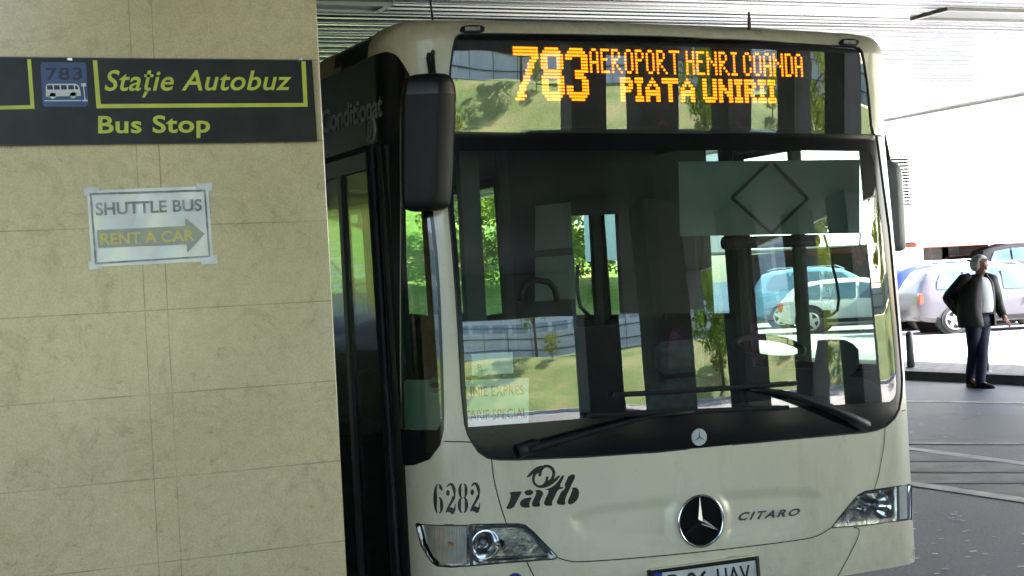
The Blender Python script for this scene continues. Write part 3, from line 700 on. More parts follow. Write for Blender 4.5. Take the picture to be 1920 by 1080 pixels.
# headlamps
REFL = pmat('lamp_reflector', (.75, .75, .75), .12, 1., var=.06, scale=12)
LAMPD = pmat('lamp_bowl', (.52, .52, .51), .22, .9, var=.45, scale=22, bump=.25, bscale=40)
LENS = glass('lamp_lens', (.93, .93, .92), .06, .02)
RIBL = pmat('indicator_lens', (.62, .57, .48), .25, .35, var=.25, scale=14)
AMB = pmat('amber_bulb', (.55, .22, .05), .3, .0, var=.2)
def shrink(poly, k):
    c = np.mean(np.array(poly), axis=0); return [tuple(c+(np.array(p)-c)*k) for p in poly]
def headlamp(P, split, sgn, c1, r1, c2, r2):
    e = bpy.data.objects.new('headlight', None); COL.objects.link(e); e.parent = bus; e.location = (0, 0, 0)
    poly = [sz(*p) for p in P]
    bowl = panel('bowl', poly, LAMPD, e, -.055, px=False, ds=.05, dz=.05)
    n_ = len(poly); side = [surf(*p, 0) for p in poly]+[surf(*p, -.055) for p in poly]
    mk('bowl_wall', side, [(i, (i+1) % n_, n_+(i+1) % n_, n_+i) for i in range(n_)], REFL, e)
    # parabolic main reflector and small position lamp
    for (cx, cy), r, mm in ((c1, r1, REFL), (c2, r2, REFL)):
        cs, cz = sz(cx, cy); C0 = surf(cs, cz, -.004); nrm = np.array([prof(cs)[2], prof(cs)[3], 0.])
        b_ = MB(); n2 = 28; a = np.cross(nrm, [0,0,1.]); a /= np.linalg.norm(a); u_ = np.array([0,0,1.]); rings = []
        for t in (1.12, 1.0, .9, .75, .55, .38): rings.append([C0-nrm*(.0 if t > 1.05 else .006 if t > .95 else .05*(1-t*t)+.006)+r*t*(math.cos(q)*a+math.sin(q)*u_) for q in [2*math.pi*k/n2 for k in range(n2)]])
        b_.loft(rings, False); b_.build('reflector', mm, e, smooth=True)
        b_ = MB(); hs = []
        for t in (.38, .36, .3, .18, .03): hs.append([C0-nrm*(.046-.02*math.sqrt(max(0, 1-(t/.38)**2)))+r*t*(math.cos(q)*a+math.sin(q)*u_) for q in [2*math.pi*k/n2 for k in range(n2)]])
        b_.loft(hs, True); b_.build('bulb', pmat('lamp_glass_dark', (.12, .12, .13), .05, .2, var=.2, coat=1.), e, smooth=True)
    # chrome trim strips inside the lamp
    tp = [p for p in P]
    panel('lens', poly, LENS, e, .001, px=False, ds=.05, dz=.05)
    return e
h1 = headlamp(HL_L, 880, -1, (912,1022), .056, (940,1020), .016)
# indicator part of the left lamp, behind ribbed lens
ind = panel('indicator', [(783.5,986),(795,986),(877,988),(878,1058),(845,1060),(823,1058),(806,1043),(793,1018)], RIBL, h1, -.025, ds=.03, dz=.03)
for i in range(15):
    x = 800+i*5.2; y0, y1 = 988, 1058 if x > 825 else 1030+(x-800)*1.1
    bustube([(x, y0), (x, (y0+y1)/2), (x+.5, y1)], .0022, -.021, 5).build('lens_rib', pmat('clear_rib', (.55, .53, .48), .1, .3, var=.1), ind)
b_ = MB(); b_.disc(onbus(845,1022,-.022), (-.6,-.8,0), .011, .012, 20, .008); b_.build('amber_bulb', AMB, ind)
ribbon('divider', [(882,984),(884,1061)], .016, pmat('lamp_divider', (.06,.06,.06), .3), h1, .0015, n=0)
for q in ([(892,991),(960,988),(985,990),(1003,1003),(1038,1042)], [(893,993),(894,1054)], [(893,1053),(940,1050),(1030,1044)]):
    bustube(q, .005, -.02, 6).build('chrome_trim', CHROME, h1)
h2 = headlamp(HL_R, 1683, 1, (1655,949), .052, (1621,955), .014)
ribbon('divider', [(1683,911.5),(1684,977)], .018, pmat('lamp_divider', (.06,.06,.06), .3), h2, .0015, n=0)
panel('indicator', [(1686,913),(1705,910),(1706,972),(1687,975)], pmat('clear_indicator', (.55, .56, .57), .2, .2, var=.1), h2, -.012, ds=.03, dz=.03)
for q in ([(1608,933),(1625,926),(1678,917)], [(1563,987),(1590,962),(1596,982)]):
    bustube(q, .006, -.02, 6).build('chrome_trim', CHROME, h2)
# corner marker lamps above the destination glass
for q in ([(862,48),(907,47.5),(907.5,60.5),(862.5,62)], [(1572,72.5),(1607.5,74),(1608,86.5),(1572,85)]):
    e = panel('marker_lamp', [tuple(p) for p in smooth_loop(q, 2)], BLACKPL, bus, .012, ds=.05, dz=.02, thick=.012)
    c = np.mean(q, axis=0); panel('marker_lens', [tuple(c+(np.array(p)-c)*[.62, .55]) for p in q], pmat('marker_clear', (.5, .5, .46), .15, .2, var=.3, scale=60), e, .0135, ds=.05, dz=.02)

# lettering and badges
def stencil(px_quad, off, mat, parent):
    tl, tr, br, bl = [np.array(p, float) for p in px_quad]
    polys = []
    def cres(cx, cy, rx, ry, a0, a1, t0, t1, n=18):
        """crescent: elliptical arc with a stroke that swells from t0 at the ends to t1"""
        o, i = [], []
        for k in range(n+1):
            q = R(a0+(a1-a0)*k/n); th = t0+(t1-t0)*math.sin(math.pi*k/n)
            o.append((cx+rx*math.cos(q), cy+ry*math.sin(q))); i.append((cx+(rx-th)*math.cos(q), cy+(ry-th*.35)*math.sin(q)))
        return o+i[::-1]
    def two(x):
        return [cres(x+.42, .72, .42, .30, -40, 145, .10, .30),
                [(x+.18,.56)]+[(x+.18+.16*math.cos(q), .68+.10*math.sin(q)) for q in [R(a) for a in range(-60, 300, 30)]],
                [(x+.82,.62),(x+.78,.48),(x+.24,.12),(x+.02,.02),(x+.02,.06),(x+.14,.20),(x+.44,.42),(x+.56,.56)],
                [(x+.02,.0),(x+.10,.17),(x+.25,.23),(x+.45,.19),(x+.62,.15),(x+.72,.18),(x+.78,.30),(x+.84,.30),(x+.82,.10),(x+.70,-.03),(x+.52,-.05),(x+.36,.01),(x+.18,.04)]]
    x = 0.; W = 1.02
    polys += [cres(.37,.5,.38,.50,97,263,.13,.31), cres(.45,.27,.37,.28,-84,92,.10,.28), cres(.42,.74,.34,.26,5,84,.09,.26)]
    polys += two(W)
    x = 2*W; polys += [cres(x+.38,.74,.35,.26,96,264,.10,.26), cres(x+.46,.74,.35,.26,-84,84,.10,.26), cres(x+.38,.25,.40,.28,96,264,.11,.29), cres(x+.46,.25,.40,.28,-84,84,.11,.29)]
    polys += two(3*W)
    Wt = 3*W+.84; V_, F_ = [], []
    for pl in polys:
        vv, ff = cdt(pl); b0 = len(V_)
        for a, b in vv:
            a /= Wt; p = (bl*(1-a)+br*a)*(1-b)+(tl*(1-a)+tr*a)*b; V_.append(onbus(p[0], p[1], off))
        F_ += [tuple(i+b0 for i in t) for t in ff]
    return mk('fleet_number', V_, F_, mat, parent)
stencil([(813,907),(900,905),(900,959),(813,963)], .0015, DECAL, bus)
# operator logo traced in its own close-up grid (9.6 px per photo pixel)
LG = [[(330,600),(570,582),(545,625),(470,770),(405,897),(262,912),(330,790),(360,680),(350,625)],
      [(600,605),(625,575),(690,558),(745,570),(768,600),(750,640),(690,663),(630,655)],
      [(518,810),(545,750),(590,720),(650,703),(748,692),(705,765),(690,830),(712,880),(600,884),(545,860)],
      [(795,566),(890,560),(935,590),(945,640),(905,720),(875,790),(898,862),(770,868),(738,840),(745,780),(820,630),(815,590)],
      [(955,558),(1060,530),(1140,480),(1200,420),(1255,345),(1285,300),(1335,297),(1230,505),(1308,512),(1300,538),(1212,552),(1150,690),(1095,790),(1118,845),(1000,851),(955,820),(960,770),(1060,562)],
      [(1405,290),(1545,280),(1430,520),(1330,740),(1352,830),(1230,833),(1185,800),(1195,750),(1275,575),(1315,568),(1345,490),(1320,478),(1350,425)],
      [(1462,518),(1530,515),(1580,550),(1593,620),(1575,710),(1520,785),(1440,826),(1395,815),(1380,770),(1440,640),(1470,560)],
      [(628,340),(740,210),(820,150),(905,122),(915,130),(980,105),(1060,112),(1125,155),(1160,220),(1163,290),(1130,378),(1205,305),(1260,300),(1190,395),(1100,470),(1000,520),(900,532),(820,510),(765,460),(738,390),(745,320),(765,265),(705,330)]]
LH = [[(910,318),(912,260),(935,200),(975,162),(1025,158),(1080,185),(1108,240),(1105,300),(1075,360),(1045,392),(1028,388),(1045,320),(988,320),(990,370),(965,430),(925,470),(875,482),(830,465),(795,420),(790,360),(805,300),(860,245),(852,318)]]
def logo(polys, holes, name, mat, off=.0015):
    V_, F_ = [], []
    for k, pl in enumerate(polys):
        vv, ff = cdt(smooth_loop(pl, 1), [smooth_loop(h, 1) for h in holes] if k == len(polys)-1 else [])
        b0 = len(V_); V_ += [onbus(920+a/9.6, 860+b/9.6, off) for a, b in vv]; F_ += [tuple(i+b0 for i in t) for t in ff]
    return mk(name, V_, F_, mat, bus)
logo(LG, LH, 'operator_logo', DECAL)
# model lettering, slightly raised chrome
v, f = fit_text('CITARO', [(1388,961),(1503,953),(1500,967),(1385,977)], onb(-.006), .03, .25, 1.3); mk('model_lettering', v, f, CHROME, bus)
# three-pointed star
def star(cx, cy, r, nm, disc_m, star_m, off, ringm):
    cs, cz = sz(cx, cy); C0 = surf(cs, cz, off); nrm = np.array([prof(cs)[2], prof(cs)[3], 0.]); a = np.cross([0,0,1.], nrm); a /= np.linalg.norm(a); a = -a if a[0] < 0 else a; u_ = np.array([0,0,1.])
    e = MB().disc(C0, nrm, r, .006, 40, r*.98).build(nm, disc_m, bus)
    if ringm: MB().torus(C0+nrm*.006, nrm, r*.985, r*.05, 48, 8).build('ring', ringm, e, smooth=True)
    V_, F_ = [C0+nrm*(.006+r*.13)], []
    for k in range(6):
        q = math.pi/2+k*math.pi/3; rr = r*.95 if k % 2 == 0 else r*.135; V_.append(C0+nrm*.0065+rr*(math.cos(q)*a+math.sin(q)*u_))
    for k in range(6): F_.append((0, 1+k, 1+(k+1) % 6))
    mk('star', V_, F_, star_m, e)
star(1312.5, 976.5, .112, 'star_badge', BLACKGLOSS, CHROME, .003, CHROME)
star(1310, 819.5, .037, 'small_badge', WHITEPL, GREYPL, .001, None)
# number plate
P4 = [(1217.5,1071.5),(1414,1046),(1417.5,1092),(1221,1117)]
pl = panel('number_plate', P4, WHITEP, bus, .022, ds=.2, dz=.2, thick=.02)
fro = [(1212,1069),(1417,1042),(1421,1095),(1217,1122)]
panel('plate_frame', fro, BLACKPL, pl, .025, holes=[[(1220.5,1074),(1411,1049),(1414.5,1089),(1224,1114)]], ds=.3, dz=.3, thick=.022)
panel('blue_band', [(1220.5,1074),(1236.5,1072),(1240,1112),(1224,1114)], pmat('plate_blue', (.01, .04, .35), .4), pl, .0235, ds=.3, dz=.3)
for tx, q in (('B', [(1247,1076.5),(1268,1073.8),(1271,1105),(1250,1108)]), ('06', [(1281,1072.5),(1322,1067),(1325,1099),(1284,1104)]), ('UAV', [(1338,1065),(1400,1057),(1403,1089),(1341,1097)])):
    v, f = fit_text(tx, q, onb(.0235), .018, 0, 1.08); mk('plate_lettering', v, f, DECAL, pl)
panel('plate_lip', [(1217,1066),(1412,1039.5),(1412.3,1042),(1217,1068.5)], CREAM, bus, .02, ds=.3, dz=.3, thick=.02)
panel('blue_emblem', ring_px(966, 1089, 15, 15), pmat('emblem_blue', (.02, .04, .25), .35), bus, .002, ds=.2, dz=.2)
# ------------------------------------------------------------------ destination display (amber dot matrix)
LY = BV+.165
def lz(x, z): return z-TILT*(x-BX)
disp = bpy.data.objects.new('destination_display', None); COL.objects.link(disp); disp.parent = bus; disp.location = (0, 0, 0)
MB().box((BX-1.06, LY+.012, 2.235), (BX+1.06, LY+.3, 2.66)).build('case', DARKIN, disp)
MB().box((BX-.98, LY+.004, 2.29), (BX+.99, LY+.0118, 2.645)).build('matrix_board', pmat('matrix_board', (.028, .028, .027), .5, var=.2, scale=40), disp)
FONT = {
 'A': ['.XX.','X..X','X..X','X..X','XXXX','X..X','X..X','X..X'], 'E': ['XXXX','X...','X...','XXX.','X...','X...','X...','XXXX'],
 'R': ['XXX..','X..X.','X..X.','XXX..','XX...','X.X..','X..X.','X...X'], 'O': ['.XX.','X..X','X..X','X..X','X..X','X..X','X..X','.XX.'],
 'P': ['XXX.','X..X','X..X','XXX.','X...','X...','X...','X...'], 'T': ['XXXXX','..X..','..X..','..X..','..X..','..X..','..X..','..X..'],
 'H': ['X..X','X..X','X..X','XXXX','X..X','X..X','X..X','X..X'], 'N': ['X...X','X...X','XX..X','X.X.X','X..XX','X...X','X...X','X...X'],
 'I': ['XXX','.X.','.X.','.X.','.X.','.X.','.X.','XXX'], 'C': ['.XX.','X..X','X..X','X...','X...','X..X','X..X','.XX.'],
 'D': ['XXX.','X..X','X..X','X..X','X..X','X..X','X..X','XXX.'], ' ': ['.']*8}
BOLD = {
 'P': ['XXXXX.','XXXXXX','XX..XX','XXXXXX','XXXXX.','XX....','XX....','XX....'], 'I': ['XXXX','XXXX','.XX.','.XX.','.XX.','.XX.','XXXX','XXXX'],
 'A': ['...X...','..XXX..','.XX.XX.','XX...XX','XXXXXXX','XXXXXXX','XX...XX','XX...XX'], 'T': ['XXXXXXXX','XXXXXXXX']+['...XX...']*6,
 'U': ['XX...XX']*6+['XXXXXXX','.XXXXX.'], 'N': ['XX...XX','XX...XX','XXX..XX','XXXX.XX','XX.XXXX','XX..XXX','XX...XX','XX...XX'],
 'R': ['XXXXX.','XXXXXX','XX..XX','XXXXX.','XXXX..','XX.XX.','XX..XX','XX..XX'], ' ': ['..']*8}
dots = []
def word(txt, font, c0, r0, gap=1):
    c = c0
    for ch in txt:
        g = font[ch]
        for r_, row in enumerate(g):
            for k, q in enumerate(row):
                if q == 'X': dots.append((c+k, r0+r_))
        c += len(g[0])+gap
    return c
for r_ in range(17):
    if r_ < 3: cs = range(0, 11)
    else:
        l = 7.6-(r_-3)*7.6/13; cs = range(int(round(l)), int(round(l))+(3 if r_ < 15 else 4))
    dots += [(c, r_) for c in cs]
    if r_ in (0, 16): e8 = list(range(2, 8))
    elif r_ in (1, 7, 8, 15): e8 = list(range(1, 9))
    elif r_ in (2, 9, 14): e8 = list(range(10))
    else: e8 = [0, 1, 2, 7, 8, 9]
    dots += [(12+c, r_) for c in e8]
    if r_ in (0, 16): e3 = range(2, 8)
    elif r_ in (1, 15): e3 = range(1, 9)
    elif r_ in (2, 14): e3 = range(10)
    elif r_ in (3, 12, 13): e3 = [0, 1, 2, 7, 8, 9]
    elif r_ == 7: e3 = range(4, 10)
    elif r_ == 8: e3 = range(4, 8)
    elif r_ == 9: e3 = range(4, 9)
    else: e3 = [7, 8, 9]
    dots += [(23+c, r_) for c in e3]
word('AEROPORT', FONT, 34, 0)
word('HENRI', FONT, 79, 0); word('COANDA', FONT, 107, 0)
xL, xR = ony(964, 100, LY)[0], ony(1503, 120, LY)[0]; ph = (xR-xL)/136
zT, zB_ = ony(1020, 91.5, LY)[2], ony(1020, 187, LY)[2]; pv = (zT-zB_)/16
c2 = (ony(1164.5, 150, LY)[0]-xL)/ph; c2e = (ony(1453, 180, LY)[0]-xL)/ph
nd = len(dots); tw = word('PIATA UNIRII', BOLD, 0, 9)-2
dots = dots[:nd]+[(c2+c*(c2e-c2)/tw, r_) for c, r_ in dots[nd:]]
b_ = MB(); xref = xL+28*ph
for c, r_ in dots:
    x = xL+c*ph; z = zT-r_*pv-TILT*(x-xref); rr = pv*.41
    b_.add([(x+rr*1.05*math.cos(t), LY, z+rr*math.sin(t)) for t in [2*math.pi*k/8 for k in range(8)]], [tuple(range(8))])
tag(b_.build('lit_dots', emit('amber_led', (1, .20, .004), .75), disp), kind='stuff')

# ------------------------------------------------------------------ mirrors, wipers, antennas
H1 = CR-np.array([0, 0, CR[2]]); H1 /= np.linalg.norm(H1); H2 = np.array([H1[1]*-1, H1[0], 0]) ; H2 = np.array([-H1[1], H1[0], 0.])
MR = [(0,.5),(0,.2),(.03,.06),(.1,0),(.4,0),(.68,0),(.73,.03),(.9,.24),(.98,.42),(1,.6),(1,.85),(.93,1),(.1,1),(.02,.9)]
def mirror_body(levels, t, depth):
    rings = []
    for yy, xl, xr, dd in levels:
        P = ondepth(xl, yy, t); Q = ondepth(xr, yy, t); Q = P+H1*((Q-P)@H1)
        rings.append([P+(Q-P)*a+H2*depth*((b-.5)*dd+.5) for a, b in MR])
    return rings
mr = bpy.data.objects.new('side_mirror', None); COL.objects.link(mr); mr.parent = bus; mr.location = (0, 0, 0)
tm = float((onbus(860, 300)-EYE)@_F)-.22
lv = [(136,786,826,.5),(137.5,776,836,.62),(141,766,842,.75),(147,759,847,.88),(158,754.5,851,.96),(178,751.5,853.5,1)]
lv2 = [(178,751.5,853.5,1),(182,750,853.2,1),(230,748.8,851.5,1),(300,748.6,848,1),(355,749,845,1),(377,750,843,.97),(386,753,840.5,.9),(391,758,836,.8),(394,766,829,.66),(395.3,778,818,.5)]
MB().loft(mirror_body(lv, tm, .15)).build('cap', pmat('mirror_cap', (.010, .010, .010), .35, var=.2, bump=.04, bscale=300), mr, smooth='angle')
MB().loft(mirror_body(lv2, tm, .15)).build('housing', BLACKPL, mr, smooth='angle')
pp = mirror_body([(190,758,840,1),(385,758,838,1)], tm, .15)
MB().add([pp[0][12]+H2*.003, pp[0][11]+H2*.003, pp[1][11]+H2*.003, pp[1][12]+H2*.003], [(0,1,2,3)]).build('mirror_glass', CHROME, mr)
ar = MB()
for x0, x1, yt, xr_ in ((809,803,99,818),(815,811,94,824)):
    a = ondepth(x0, 150, tm+.07); b2 = ondepth(x1, yt+10, tm+.12); ar.tube([a, b2, ondepth(x1+1, yt+3, tm+.16), onbus(x1+3, yt+6, -.01)], .0085, 8)
ar.build('arm', BLACKRUB, mr)
mr2 = bpy.data.objects.new('side_mirror', None); COL.objects.link(mr2); mr2.parent = bus; mr2.location = (0, 0, 0)
t2 = 7.95
rl = [(299,1650,1666,.5),(301,1646,1676,.7),(305,1644,1686,.85),(312,1643,1693,.95),(322,1643,1697,1),(350,1644,1700,1),(400,1646,1703,1),(450,1648,1705,1),(464,1652,1705,.9),(470,1660,1703,.7),(472,1668,1696,.5)]
MB().loft(mirror_body(rl, t2, .13)).build('housing', GREYPL, mr2, smooth='angle')
ar = MB(); tb = 7.62
ar.tube([ondepth(1636.5,117,tb), ondepth(1638,140,tb), ondepth(1641,161,tb)], [.013,.014,.008], 8)
ar.tube([ondepth(1649,148,tb+.1), ondepth(1650.5,172,tb+.1), ondepth(1653,175,tb+.1), ondepth(1654,188,tb+.1)], [.016,.017,.009,.006], 8)
ar.tube([ondepth(1645,150,tb+.05), ondepth(1651,165,tb+.12), ondepth(1652,230,t2+.03), ondepth(1668,308,t2+.05)], .012, 8)
ar.build('arm', BLACKRUB, mr2)
def wiper(pivot, arm, ar_r, blade, offb):
    e = bpy.data.objects.new('wiper', None); COL.objects.link(e); e.parent = bus; e.location = (0, 0, 0)
    b1 = bustube([(*p[:2], p[2]) for p in arm], ar_r, .03, 8).build('arm', BLACKPL, e, smooth=True)
    bb = bustube([(*p, offb) for p in blade], .011, 0, 6); bb2 = bustube([(p[0], p[1]+3.2, offb-.014) for p in blade], .005, 0, 5)
    bb.add(bb2.v, bb2.f); bb.build('blade', BLACKRUB, e)
    pa, pb = pivot; bustube([(*pa, .02), (*pb, .034)], [.028, .026], 0, 10).build('pivot_cap', pmat('wiper_cap', (.028,.028,.028), .5, var=.2), e, smooth=True)
wiper(((970,846),(1008,833)), [(985,842,.035),(1010,835,.045),(1062,819,.05),(1120,802,.055),(1180,786,.055),(1245,775,.05),(1290,771,.045)], [.02,.021,.017,.013,.010,.008,.008], [(1098,778.5),(1180,776),(1280,772),(1380,767.5),(1470,763.5)], .03)
wiper(((1618,798),(1590,786)), [(1605,793,.035),(1585,784,.05),(1540,764,.055),(1490,746,.055),(1450,735,.055),(1420,731,.05),(1395,730,.045)], [.022,.024,.022,.017,.013,.010,.008], [(1145,740),(1240,735),(1330,729),(1410,724),(1485,718)], .03)
MB().tube([onbus(1405,54,.0), ondepth(1404.5,36,6.9), ondepth(1404,22,6.9)], [.009,.007,.004]).build('antenna', BLACKRUB, bus)
MB().tube([surf(-1.1,ZT-.02)+[.1,.25,0], ondepth(812,44,6.7), ondepth(806,-6,6.75)], [.006,.005,.004]).build('antenna', BLACKRUB, bus)
# ------------------------------------------------------------------ bus interior
def xs(px, py, dy): return ony(px, py, BV+dy)
prf2 = [(-.03,.93),(-.06,.985),(-.2,1.015),(-.42,1.02),(-.5,.99),(-.52,.5)]
MB().loft([[surf(s, z, o) for o, z in prf2] for s in np.linspace(-1.05, 1.05, 30)], False, False).build('dashboard', pmat('dash_grey', (.045, .052, .05), .55, var=.2, scale=5), bus, smooth=True)
MB().box((BU+.04, BV+.3, 2.44), (BU+2*HW-.04, yb-.06, 2.47)).build('inner_ceiling', DARKIN, bus)
MB().box((BU+.04, BV+.3, .26), (BU+2*HW-.04, yb-.06, .34)).build('inner_floor', DARKIN, bus)
BLIND = pmat('blind_fabric', (.13, .155, .145), .7, var=.08, scale=4)
bl = MB().loft([[xs(px, py, d) for px, py in ((1272,303),(1612,299),(1612,437),(1275,443))] for d in (.24, .245)]).build('sun_blind', BLIND, bus)
ct = MB()
for a, b in (((1440,307),(1373,371)), ((1373,371),(1447,437)), ((1452,307),(1515,372)), ((1515,372),(1447,437))): ct.tube([xs(*a, .232), xs(*b, .232)], .007, 6)
ct.build('scissor_arm', BLACKRUB, bl)
MB().tube([xs(1357,456,.34), xs(1532,451,.34)], .03, 10).build('blind_roller', BLACKRUB, bl)
MB().torus(xs(1443,652,.62), (.0, -.32, 1), .165, .016, 40, 10).build('steering_wheel', BLACKRUB, bus, smooth=True)
SEATM = pmat('seat_fabric', (.085, .10, .10), .8, var=.3, scale=18)
def seat(c, wd, hb, nm, mat, head=True):
    e = bpy.data.objects.new(nm, None); COL.objects.link(e); e.parent = bus; e.location = (0, 0, 0); x, y, z = c
    bb = MB()
    rings = []
    for f_, ww, t in ((0,.9,.10),(.25,1,.12),(.6,1,.11),(.85,.86,.10),(.97,.6,.07),(1,.35,.04)):
        zz = z+hb*f_; yo = y+.12*f_; rings.append([(x+wd/2*ww*a, yo+t*b, zz) for a, b in ((-1,-.3),(-.8,-.6),(0,-.5),(.8,-.6),(1,-.3),(1,.4),(0,.6),(-1,.4))])
    bb.loft(rings).build('backrest', mat, e, smooth=True)
    if head: MB().bbox((x-.13, y+.06, z+hb+.03), (x+.13, y+.19, z+hb+.2), .03).build('headrest', mat, e)
    MB().bbox((x-wd/2, y-.46, z-.06), (x+wd/2, y+.02, z+.06), .03).build('cushion', mat, e)
seat((BU+2.0, BV+1.3, .62), .5, .46, 'driver_seat', SEATM)
MB().loft([[onx(px, py, BU+2*HW-.035-d) for px, py in ((1533,638),(1560,636),(1584,637),(1600,645),(1610,656),(1611,684),(1603,697),(1593,705),(1615,708),(1635,714),(1650,724),(1663,735),(1677,749),(1680,775),(1519,775),(1524,700))] for d in (0, .03)]).build('cab_side_panel', pmat('cab_panel_grey', (.10,.13,.12), .5, var=.15, scale=6), bus)
for i in range(5):
    for x in (BU+.45, BU+2.08): seat((x, BV+3.6+i*1.15, .82), .8, .62, 'passenger_seat', SEATM, False)
MB().tube([xs(1545,440,.45), xs(1556,478,.45), xs(1569,530,.45), xs(1573,560,.45), xs(1570,582,.45), xs(1560,590,.44), xs(1550,589,.43)], [.007]*5+[.008,.009]).disc(xs(1541,589,.42), (1,-.2,0), .018, .04, 12).build('microphone', BLACKRUB, bus, smooth=True)
POST = pmat('interior_post', (.05, .06, .057), .45, var=.2)
for px, d, ww in ((893,.5,.09),(957,1.7,.05),(1392,1.6,.035),(1508,1.5,.06),(1125,3.0,.05)):
    P = xs(px, 560, d); MB().box((P[0]-ww/2, P[1], .34), (P[0]+ww/2, P[1]+.05, 2.44)).build('interior_post', POST, bus)
MB().tube([xs(975,566,1.5), xs(978,545,1.5), xs(986,531,1.5), xs(1005,525,1.5), xs(1028,528,1.5), xs(1040,541,1.5), xs(1046,566,1.5)], .017, 8).build('grab_rail', BLACKRUB, bus, smooth=True)
PANELM = pmat('partition_grey', (.22, .25, .25), .5, var=.08, scale=3)
for q in ([(1004,386),(1070,379),(1073,464),(1003,470)], [(1003,483),(1076,478),(1080,560),(1003,565)]):
    MB().loft([[xs(px, py, d) for px, py in q] for d in (2.5, 2.54)]).build('partition_panel', PANELM, bus)
MB().tube([xs(1083,497,2.0), xs(1082,540,2.0), xs(1088,575,2.0), xs(1105,592,2.0)], .012, 8).build('grab_rail', BLACKRUB, bus, smooth=True)
pa_, pb_, pc_, pd_ = [xs(q, 560, 2.55)[0] for q in (962, 1079, 1168, 1338)]
MB().box((pa_, BV+2.55, .34), (pb_, BV+2.6, 2.44)).box((pc_, BV+2.55, .34), (pd_, BV+2.6, 2.44)).box((pb_, BV+2.55, 2.02), (pc_, BV+2.6, 2.44)).box((pb_, BV+2.55, .34), (pc_, BV+2.6, 1.35)).build('driver_partition', pmat('partition_dark', (.02,.022,.022), .5, var=.2), bus)
for sgn in (-1, 1):
    for yy in (2.75, 8.6):
        e = bpy.data.objects.new('wheel', None); COL.objects.link(e); e.parent = bus; e.location = (0, 0, 0)
        x = BU if sgn < 0 else BU+2*HW; c = np.array([x+sgn*-.02, BV+yy, .49])
        MB().disc(c+[sgn*-.0, 0, .03], (sgn, 0, 0), .57, .025, 36).build('arch', BLACKRUB, e)
        MB().disc(c+[sgn*.01, 0, 0], (sgn, 0, 0), .49, .03, 36, .46).build('tyre', BLACKRUB, e)
        MB().disc(c+[sgn*.035, 0, 0], (sgn, 0, 0), .29, .012, 28, .2).build('rim', SILVER, e)
# notices lying against the inside of the windscreen, ornament
def notice(nm, quad, texts, label, mat=None):
    t = thing(nm, onbus(*quad[3], -.012), label, 'notice')
    panel('sheet', quad, mat or pmat('notice_paper', (.80, .82, .78), .6, var=.04, scale=4), t, -.012, ds=.05, dz=.05)
    for tx, q, m_, bo in texts:
        v, f = fit_text(tx, q, onb(-.0105), bo); mk('lettering', v, f, m_, t)
notice('fare_notice', [(866,713),(993,709),(993,795),(873,801)], [('LINIE EXPRES', [(873.5,725),(983,722),(984,741),(874.5,745)], RED, .012), ('TARIF SPECIAL', [(871,770),(990,765),(990.5,784),(872,790)], RED, .012)], 'white paper with red LINIE EXPRES TARIF SPECIAL lettering behind the windscreen corner')
notice('line_notice', [(885,664),(963,660),(964,700),(886,705)], [('B', [(897,683),(905,682.5),(905.5,695.5),(897.5,696)], DECAL, .03), ], 'small white paper with black B standing above the red lettered notice')
o_ = thing('hanging_ornament', xs(1611, 440, .36), 'small orange and red pennant hanging behind the driver side of the windscreen', 'ornament')
orn = [(1613,458),(1619,464),(1623,473),(1622,485),(1617,493),(1611,497),(1604,492),(1600,483),(1600,472),(1605,463)]
MB().loft([[xs(x, y, d) for x, y in orn] for d in (.355, .37)]).build('pennant', pmat('pennant_red', (.35, .10, .05), .6, var=.3, scale=40, col2=(.5, .2, .1)), o_)
MB().tube([xs(1613,436,.362), xs(1612,460,.362)], .004, 6).build('cord', BLACKRUB, o_)
# ------------------------------------------------------------------ grass banks (one beyond the road the bus faces, one far behind the bus)
def grass():
    mt, n, b = newmat('grass'); N = n.nodes; Lk = n.links
    tc = N.new('ShaderNodeTexCoord')
    def nz(s, d): q = N.new('ShaderNodeTexNoise'); q.inputs['Scale'].default_value = s; q.inputs['Detail'].default_value = d; Lk.new(tc.outputs['Object'], q.inputs['Vector']); return q.outputs[0]
    r = N.new('ShaderNodeValToRGB'); e = r.color_ramp.elements; e[0].position = .34; e[0].color = (.12, .21, .03, 1); e[1].position = .7; e[1].color = (.36, .32, .11, 1)
    k = r.color_ramp.elements.new(.5); k.color = (.20, .28, .05, 1); Lk.new(nz(.35, 5), r.inputs[0])
    r2 = N.new('ShaderNodeValToRGB'); e = r2.color_ramp.elements; e[0].position = .3; e[0].color = (.55, .55, .55, 1); e[1].position = .7; e[1].color = (1.25, 1.25, 1.25, 1); Lk.new(nz(6, 6), r2.inputs[0])
    mx = N.new('ShaderNodeMix'); mx.data_type = 'RGBA'; mx.blend_type = 'MULTIPLY'; mx.inputs[0].default_value = 1; Lk.new(r.outputs[0], mx.inputs[6]); Lk.new(r2.outputs[0], mx.inputs[7])
    Lk.new(mx.outputs[2], b.inputs['Base Color']); b.inputs['Roughness'].default_value = .95
    return mt
GRASS = grass()
HC = np.array([-10., 15.]); HB = 50.
def hill(ang, d):
    """ground height of the near bank, d metres beyond its kerb"""
    d = max(0, d); q = min(1, d/13); return .10+HILLH*(q*.75+.25*q*q*(3-2*q))+.12*math.sin(ang*21+d*.7)*min(1, d/4)
HILLH = 2.6
def hp(deg, d, dz=0.): a = R(deg); return (HC[0]+(HB+d)*math.cos(a), HC[1]+(HB+d)*math.sin(a), hill(a, d)+dz)
b_ = MB(); A_ = np.linspace(-125, -14, 90); Dd = [0, .8, 1.8, 3, 4.5, 6, 8, 10, 12, 14, 17, 22, 32, 50]
V_ = [hp(a, d) if d > 0 else (*hp(a, 0)[:2], -.02) for a in A_ for d in Dd]; k = len(Dd)
